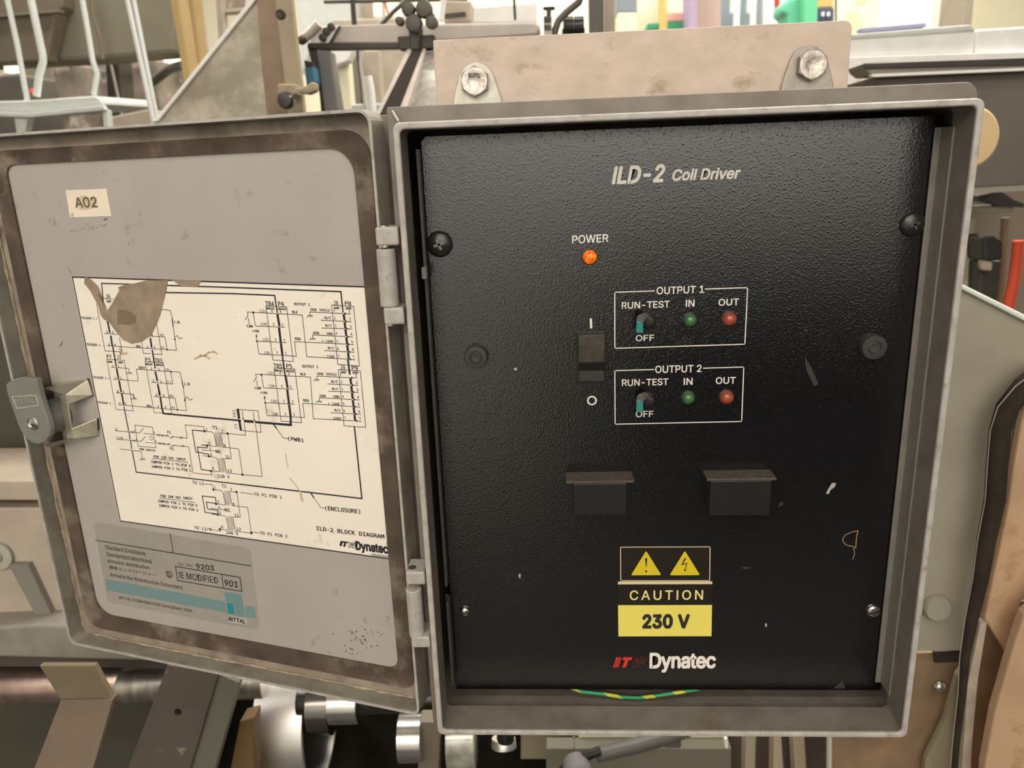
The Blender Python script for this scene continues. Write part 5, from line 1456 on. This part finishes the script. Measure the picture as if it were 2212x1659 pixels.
# ---- right middle: equipment below the dark housing
eq = group_thing('equipment_bay', [(2085, 690), (2212, 690)], 0.9, 'brown machine bay with rails below the dark housing', 'machine bay')
slab('back_panel', [(1960, 400), (2380, 390), (2380, 760), (1960, 760)], 0.95, 0.05, tm('bay_brown', (128, 112, 94), 0.85, var=0.15, vscale=8), eq, floor=True)
slab('upper_rail', [(2080, 446), (2189, 444), (2190, 458), (2080, 462)], 0.86, 0.03, tm('rail_grey', (156, 146, 124), 0.9), eq, bevel=0.002)
slab('dark_bracket', [(2110, 424), (2160, 412), (2190, 432), (2212, 440), (2212, 448), (2170, 446), (2120, 436)], 0.85, 0.03, B['dark'], eq)
slab('pale_upright', [(2080, 474), (2109, 474), (2092, 640), (2072, 640)], 0.80, 0.03, tm('upright_cream', (178, 166, 138), 0.9), eq, bevel=0.002)
dv = group_thing('dark_device', [(2115, 640), (2160, 640)], 0.75, 'black switch device left of the red orange hose', 'device')
slab('upper_case', [(2124, 512), (2146, 508), (2168, 522), (2166, 562), (2126, 566)], 0.75, 0.05, tm('device_black', (42, 42, 36), 0.9, 0.5), dv, bevel=0.004)
slab('lower_case', [(2116, 566), (2166, 562), (2156, 650), (2112, 660)], 0.77, 0.05, tm('device_black2', (56, 56, 48), 0.9, 0.5), dv, bevel=0.004)
slab('dial', [(2118, 562), (2146, 566), (2144, 586), (2120, 584)], 0.745, 0.01, B['castgrey'], dv, bevel=0.003)
pipe('red_orange_hose', [(2200, 520, 0.75), (2198, 545, 0.75), (2192, 600, 0.75), (2181, 650, 0.75), (2176, 700, 0.75)], 11, B['redorange'], label='bright red orange hose at the right edge', cat='hose')
pipe('tan_upright', [(2172, 470, 0.8), (2166, 560, 0.8), (2158, 680, 0.8)], 8, tm('upright_tan', (140, 120, 92), 0.9), label='tan upright rod between black device and red orange hose', cat='rod')

LIGHT = NEAR
# ---- right: plate with sloping white edge, trim, orange panel
sp = group_thing('side_plate', [(1980, 1405), (2080, 1402)], 0.22, 'grey green machine plate with a sloping white top edge', 'plate')
slab('plate', [(1900, 540), (2080, 622), (2360, 762), (2360, 900), (2176, 900), (2160, 1000), (2150, 1100), (2120, 1250), (2098, 1404), (1960, 1406), (1900, 1406)], 0.22, 0.006, B['plate'], sp)
slab('white_edge', [(1900, 530), (2080, 614), (2360, 752), (2360, 768), (2080, 626), (1900, 542)], 0.214, 0.014, tm('edge_white', (224, 216, 192), 1.0), sp, bevel=0.0015)
c_ = atY(2020, 1308, 0.22)
build('bolt', MB().lathe(c_, (0, -1, 0), [(0.0125, 0), (0.0125, 0.005), (0.011, 0.0075), (0.004, 0.0078)], 24), B['plate'], sp, smooth=True)
tpts = [(2260, 795), (2212, 835), (2176, 880), (2160, 930), (2154, 1000), (2149, 1080), (2130, 1170), (2118, 1250), (2098, 1340), (2084, 1420), (2078, 1500), (2066, 1600), (2056, 1720)]
trm = MB().tube([atY(u, v, 0.195) for u, v in tpts], [w * px_size(0.195) for w in (22, 22, 22, 21, 21, 21, 19, 17, 14, 11, 9, 8, 8)], 12)
et = build('rubber_seal', trm, mat('dark_trim_rubber', (0.035, 0.028, 0.021), 0.9, spec=0.15, var=0.3, vscale=30), smooth=True, label='dark wavy rubber seal along the edge of the grey green plate', cat='seal')
wl_ = MB().tube([atY(u - w, v, 0.190) for (u, v), w in zip(tpts, (15, 19, 21, 21, 21, 21, 19, 17, 14, 11, 9, 8, 8))], 0.00042, 6)
build('pale_seam', wl_, B['rail'], et, smooth=True)
og = group_thing('orange_guard', [(2130, 1659), (2212, 1659)], 0.16, 'orange tan guard panels filling the lower right corner', 'guard')
slab('upper_panel', [(2360, 700), (2236, 800), (2206, 920), (2190, 1010), (2180, 1090), (2164, 1170), (2146, 1250), (2128, 1340), (2180, 1420), (2206, 1300), (2300, 1240), (2360, 1200)], 0.203, 0.009, B['wood'], og, bevel=0.002)
slab('dark_wing', [(2128, 1338), (2182, 1422), (2206, 1300), (2240, 1300), (2140, 1800), (2080, 1800), (2110, 1480)], 0.213, 0.006, B['brown_dk'], og)
slab('lower_panel', [(2214, 1330), (2360, 1200), (2360, 1800), (2122, 1800), (2128, 1659), (2150, 1540), (2190, 1400)], 0.17, 0.012, B['wood'], og, bevel=0.002)
slab('worn_strip', [(2118, 1345), (2132, 1345), (2112, 1470), (2100, 1600), (2090, 1800), (2068, 1800), (2082, 1600), (2090, 1480)], 0.200, 0.008, tm('worn_strip', (150, 132, 108), 0.7, var=0.2, vscale=40), og)
bp = group_thing('base_bracket', [(1796, 1659), (2060, 1659)], 0.24, 'rusty brown base plate below the right corner of the enclosure', 'bracket')
slab('plate', [(1796, 1540), (1960, 1412), (2018, 1410), (2020, 1432), (2072, 1430), (2060, 1480), (2030, 1560), (2000, 1660), (1990, 1800), (1790, 1800)], 0.24, 0.008, tm('rusty_brown', (122, 94, 66), 0.85, 0.7, var=0.3, vscale=25), bp)
slab('recess', [(2018, 1408), (2080, 1404), (2076, 1430), (2020, 1432)], 0.236, 0.004, B['dark'], bp)
slab('pale_edge', [(1790, 1560), (1797, 1560), (1797, 1800), (1788, 1800)], 0.236, 0.006, tm('pale_edge', (150, 138, 122), 0.6), bp)
c_ = atY(2026, 1480, 0.24)
build('round_screw', MB().lathe(c_, (0, -1, 0), [(0.0062, 0), (0.006, 0.003), (0.0045, 0.0055), (0.002, 0.0068), (0, 0.007)], 24), M['steel'], bp, smooth=True)
slab('olive_fin', [(2068, 1460), (2082, 1440), (2078, 1520), (2062, 1659), (2050, 1800), (1980, 1800), (2000, 1640), (2040, 1560)], 0.225, 0.006, tm('olive_fin', (126, 112, 84), 0.7), label='olive fin between base plate and rubber seal', cat='fin')

# ---- below the enclosure
sl = [('wide', [(1470, 1560), (1700, 1560), (1700, 1800), (1470, 1800)], 0.42, tm('under_dark', (70, 56, 44), 0.5), 'dark machine face below the right half of the enclosure', 'machine face'),
      ('slat', [(1612, 1560), (1634, 1560), (1628, 1800), (1606, 1800)], 0.35, tm('slat_a', (120, 104, 82), 0.5), 'leftmost of three beige slats below the enclosure', 'slat'),
      ('slat', [(1672, 1560), (1686, 1560), (1702, 1800), (1668, 1800)], 0.35, tm('slat_b', (138, 118, 94), 0.5), 'middle and widest of three beige slats below the enclosure', 'slat'),
      ('slat', [(1712, 1560), (1736, 1560), (1750, 1800), (1724, 1800)], 0.35, tm('slat_c', (138, 122, 94), 0.5), 'rightmost of three beige slats below the enclosure', 'slat'),
      ('wide', [(1690, 1560), (1800, 1560), (1800, 1800), (1690, 1800)], 0.44, tm('under_dark2', (62, 48, 36), 0.5), 'dark brown face behind the beige slats', 'machine face'),
      ('ledge', [(1250, 1560), (1570, 1560), (1565, 1617), (1250, 1617)], 0.40, tm('under_cream', (176, 160, 122), 0.5), 'cream ledge just below the enclosure bottom edge', 'ledge'),
      ('wide', [(1180, 1617), (1580, 1617), (1580, 1800), (1180, 1800)], 0.38, tm('under_olive', (82, 74, 58), 0.5), 'olive machine face under the cream ledge', 'machine face'),
      ('wide', [(1125, 1560), (1330, 1560), (1300, 1640), (1125, 1640)], 0.46, tm('under_olive2', (110, 96, 72), 0.5), 'brown olive face left of the cream ledge', 'machine face')]
um = group_thing('lower_machine', [(1180, 1800), (1800, 1800)], 0.40, 'machine base with cream ledge and beige slats below the enclosure', 'machine')
for n, pts, y, mm, lb, ct in sl:
    slab({'wide': 'face', 'slat': 'slat', 'ledge': 'ledge'}[n], pts, y, 0.02, mm, um, bevel=0.001, label=lb)
slab('grey_block', [(1432, 1560), (1470, 1560), (1472, 1617), (1436, 1617)], 0.36, 0.03, B['darkgrey'], um, bevel=0.002)
pipe('grey_hose', [(1520, 1560, 0.36), (1440, 1592, 0.34), (1370, 1612, 0.32), (1290, 1630, 0.31)], 19, tm('grey_hose', (84, 78, 68), 0.9, 0.5), seg=16, label='grey hose slanting below the enclosure', cat='hose')
hd = group_thing('hose_fitting', [(1210, 1659), (1290, 1659)], 0.29, 'round dark fitting at the end of the grey hose', 'fitting')
build('body', MB().lathe(atY(1250, 1675, 0.28), (0.1, -1, 0.2), [(0.016, -0.02), (0.0165, 0.0), (0.0155, 0.006), (0.010, 0.010), (0, 0.011)], 28), tm('fitting_grey', (88, 80, 74), 0.6, 0.5), hd, smooth=True)
pipe('collar', [(1296, 1622, 0.30), (1262, 1634, 0.30), (1226, 1650, 0.30), (1206, 1680, 0.30)], 12, M['black'], hd)
slab('white_tip', [(1564, 1596), (1572, 1594), (1574, 1618), (1567, 1620)], 0.36, 0.01, B['white'], um, bevel=0.002)
mbc = MB()
build('bead_chain', MB().ball(atY(1240, 1592, 0.33), 0.0012, 8).ball(atY(1240, 1602, 0.33), 0.0014, 8).ball(atY(1240, 1612, 0.33), 0.0012, 8).tube([atY(1240, 1560, 0.33), atY(1241, 1625, 0.33)], 0.0004, 6), M['steel'], smooth=True,
      label='short steel bead chain hanging below the enclosure', cat='chain')
cp_ = group_thing('capped_tube', [(1060, 1640), (1130, 1640)], 0.30, 'black capped tube with pale ring below the enclosure', 'tube')
rod = atY(1090, 1590, 0.32)
build('cap', MB().lathe(atY(1092, 1585, 0.30), (0, -0.35, -1), [(0.010, -0.01), (0.010, 0.006), (0.008, 0.010), (0, 0.011)], 24), M['black'], cp_, smooth=True)
build('ring', MB().lathe(atY(1088, 1606, 0.31), (0, -0.35, -1), [(0.0135, -0.006), (0.0145, 0.0), (0.0145, 0.004), (0.011, 0.005)], 24), B['alu'], cp_, smooth=True)

# ---- lower left: shafts, rollers, brackets
SHY = 0.285
sh = group_thing('roller_shaft', [(0, 1553), (945, 1560)], SHY, 'polished shaft running across behind the brackets at lower left', 'shaft')
rod_x('bar', -200, 250, 1458, 1552, SHY, B['copper'], sh)
rod_x('bar', 250, 560, 1462, 1540, SHY, B['worn_steel'], sh)
rod_x('bar', 640, 950, 1496, 1566, SHY, M['black_metal'], sh)
rod_x('dark_collar', 658, 706, 1488, 1640, 0.275, mat('dark_polished_steel', (0.20, 0.19, 0.18), 0.2, 1.0), sh)
rod_x('bright_collar', 704, 768, 1496, 1600, 0.27, M['steel'], sh)
c0, c1 = atY(546, 1652, 0.265), atY(655, 1652, 0.265)
wr = 190 * px_size(0.265) * 1.03
wa = Vector((0.9987, 0.0513, 0))
wo = (c0 + c1) / 2 + Vector((-wa.y, wa.x, 0)) * wr - wa * (c1 - c0).length / 2
wl_len = (c1 - c0).length
whl = build('aluminium_wheel', MB().lathe(wo, wa, [(wr * 0.9, 0.004), (wr * 0.9, 0), (wr * 0.985, 0), (wr, 0.001), (wr, wl_len - 0.001), (wr * 0.985, wl_len), (wr * 0.93, wl_len), (wr * 0.93, wl_len - 0.004)], 64), B['alu'], sh, smooth=True, label='broad brushed aluminium wheel')
build('wheel_web', MB().lathe(wo, wa, [(wr * 0.925, 0.005), (wr * 0.925, wl_len - 0.0035)], 48), mat('dark_wheel_web', (0.05, 0.05, 0.048), 0.35, 0.6), whl, smooth=True)
gr = group_thing('guide_roller', [(856, 1700), (945, 1700)], 0.24, 'small bright steel guide roller below the door hinge corner', 'roller')
rod_x('roller', 856, 907, 1570, 1690, 0.24, M['steel'], gr)
slab('arm', [(905, 1560), (950, 1560), (945, 1800), (900, 1800)], 0.26, 0.02, tm('arm_brown', (92, 78, 62), 0.6), gr, bevel=0.001)
rod_x('glass_tube', 962, 1024, 1560, 1720, 0.26, mat('grimy_glass_tube', (0.45, 0.45, 0.40), 0.15, 0.3, var=0.4, vscale=60), label='grimy shiny tube below the left corner of the enclosure', cat='tube')
slab('machine_wall', [(-200, 1440), (1000, 1470), (1180, 1540), (1180, 1900), (-200, 1900)], 0.50, 0.03, B['deep'], label='dark machine depth behind the shaft at lower left', cat='machine wall')  # near-black sheet closing off the depth behind the shaft
tb = group_thing('tan_bracket', [(60, 1659), (245, 1659)], 0.20, 'folded tan bracket in front of the polished shaft', 'bracket')
slab('upper_leaf', [(85, 1438), (204, 1438), (243, 1511), (131, 1513)], 0.20, 0.006, B['tanb'], tb, bevel=0.0006)
build('lower_leaf', MB().prism([atY(131, 1512, 0.198), atY(244, 1510, 0.198), atY(160, 1800, 0.15), atY(20, 1800, 0.15)], (0, 0.008, 0)), tm('tan_bracket_low', (120, 98, 74), 1.2, 0.6, var=0.1, vscale=25), tb, bevel=0.0006)
bpl = group_thing('brown_plate', [(277, 1659), (410, 1659)], 0.18, 'brown slanting plate with one round hole', 'plate')
pl = [(362, 1436), (472, 1455), (408, 1670), (370, 1800), (228, 1800), (276, 1660)]
slab('plate', pl, 0.18, 0.012, B['brown'], bpl, bevel=0.0008)
c_ = atY(384, 1538, 0.1795)
build('hole', MB().lathe(c_, (0, -1, 0), [(0.0033, -0.001), (0.0033, 0.0004), (0.0028, 0.0003), (0, 0.0001)], 20), M['black'], bpl)
slab('side_face', [(470, 1456), (516, 1475), (462, 1670), (430, 1800), (366, 1800), (410, 1660)], 0.184, 0.012, tm('brown_side', (76, 70, 56), 0.6), bpl)
slab('ochre_piece', [(518, 1558), (548, 1550), (548, 1800), (470, 1800)], 0.22, 0.02, tm('ochre_deep', (118, 88, 50), 1.2), bevel=0.001, label='ochre piece left of the aluminium wheel', cat='bracket')
# left casting
cg = group_thing('grey_casting', [(0, 1437), (350, 1440)], 0.24, 'light grey machine casting behind the lower left of the door', 'casting')
slab('top_block', [(-200, 1038), (96, 1038), (110, 1082), (-200, 1080)], 0.30, 0.10, B['castgrey'], cg, bevel=0.002)
slab('gap', [(-200, 1078), (120, 1080), (120, 1100), (-200, 1100)], 0.34, 0.05, M['black'], cg)
slab('block', [(-200, 1098), (140, 1097), (170, 1350), (100, 1352), (-200, 1362)], 0.31, 0.10, B['castgrey'], cg, bevel=0.002)
build('boss', MB().lathe(atY(-2, 1200, 0.308), (0, -1, 0), [(0.016, 0), (0.016, 0.003), (0.012, 0.004), (0.006, 0.003), (0.006, 0.006), (0, 0.006)], 28), tm('boss_grey', (150, 138, 116), 0.72), cg, smooth=True)
slab('rib', [(18, 1220), (60, 1220), (112, 1330), (90, 1352)], 0.302, 0.008, tm('rib_grey', (112, 102, 86), 0.72), cg)
slab('foot', [(-200, 1362), (96, 1350), (150, 1352), (300, 1400), (380, 1430), (-200, 1414)], 0.28, 0.06, tm('foot_grey', (120, 108, 92), 0.7, var=0.15, vscale=30), cg, bevel=0.003)
slab('underside', [(-200, 1413), (420, 1424), (420, 1444), (-200, 1437)], 0.285, 0.06, tm('foot_dark', (62, 52, 42), 0.7), cg)
slab('machine_wall', [(-300, 300), (260, 300), (260, 1040), (-300, 1040)], 0.42, 0.03, tm('deep_olive', (66, 60, 46), 0.8, var=0.1, vscale=10), floor=True, label='dark olive machine wall behind the free edge of the door', cat='machine wall')
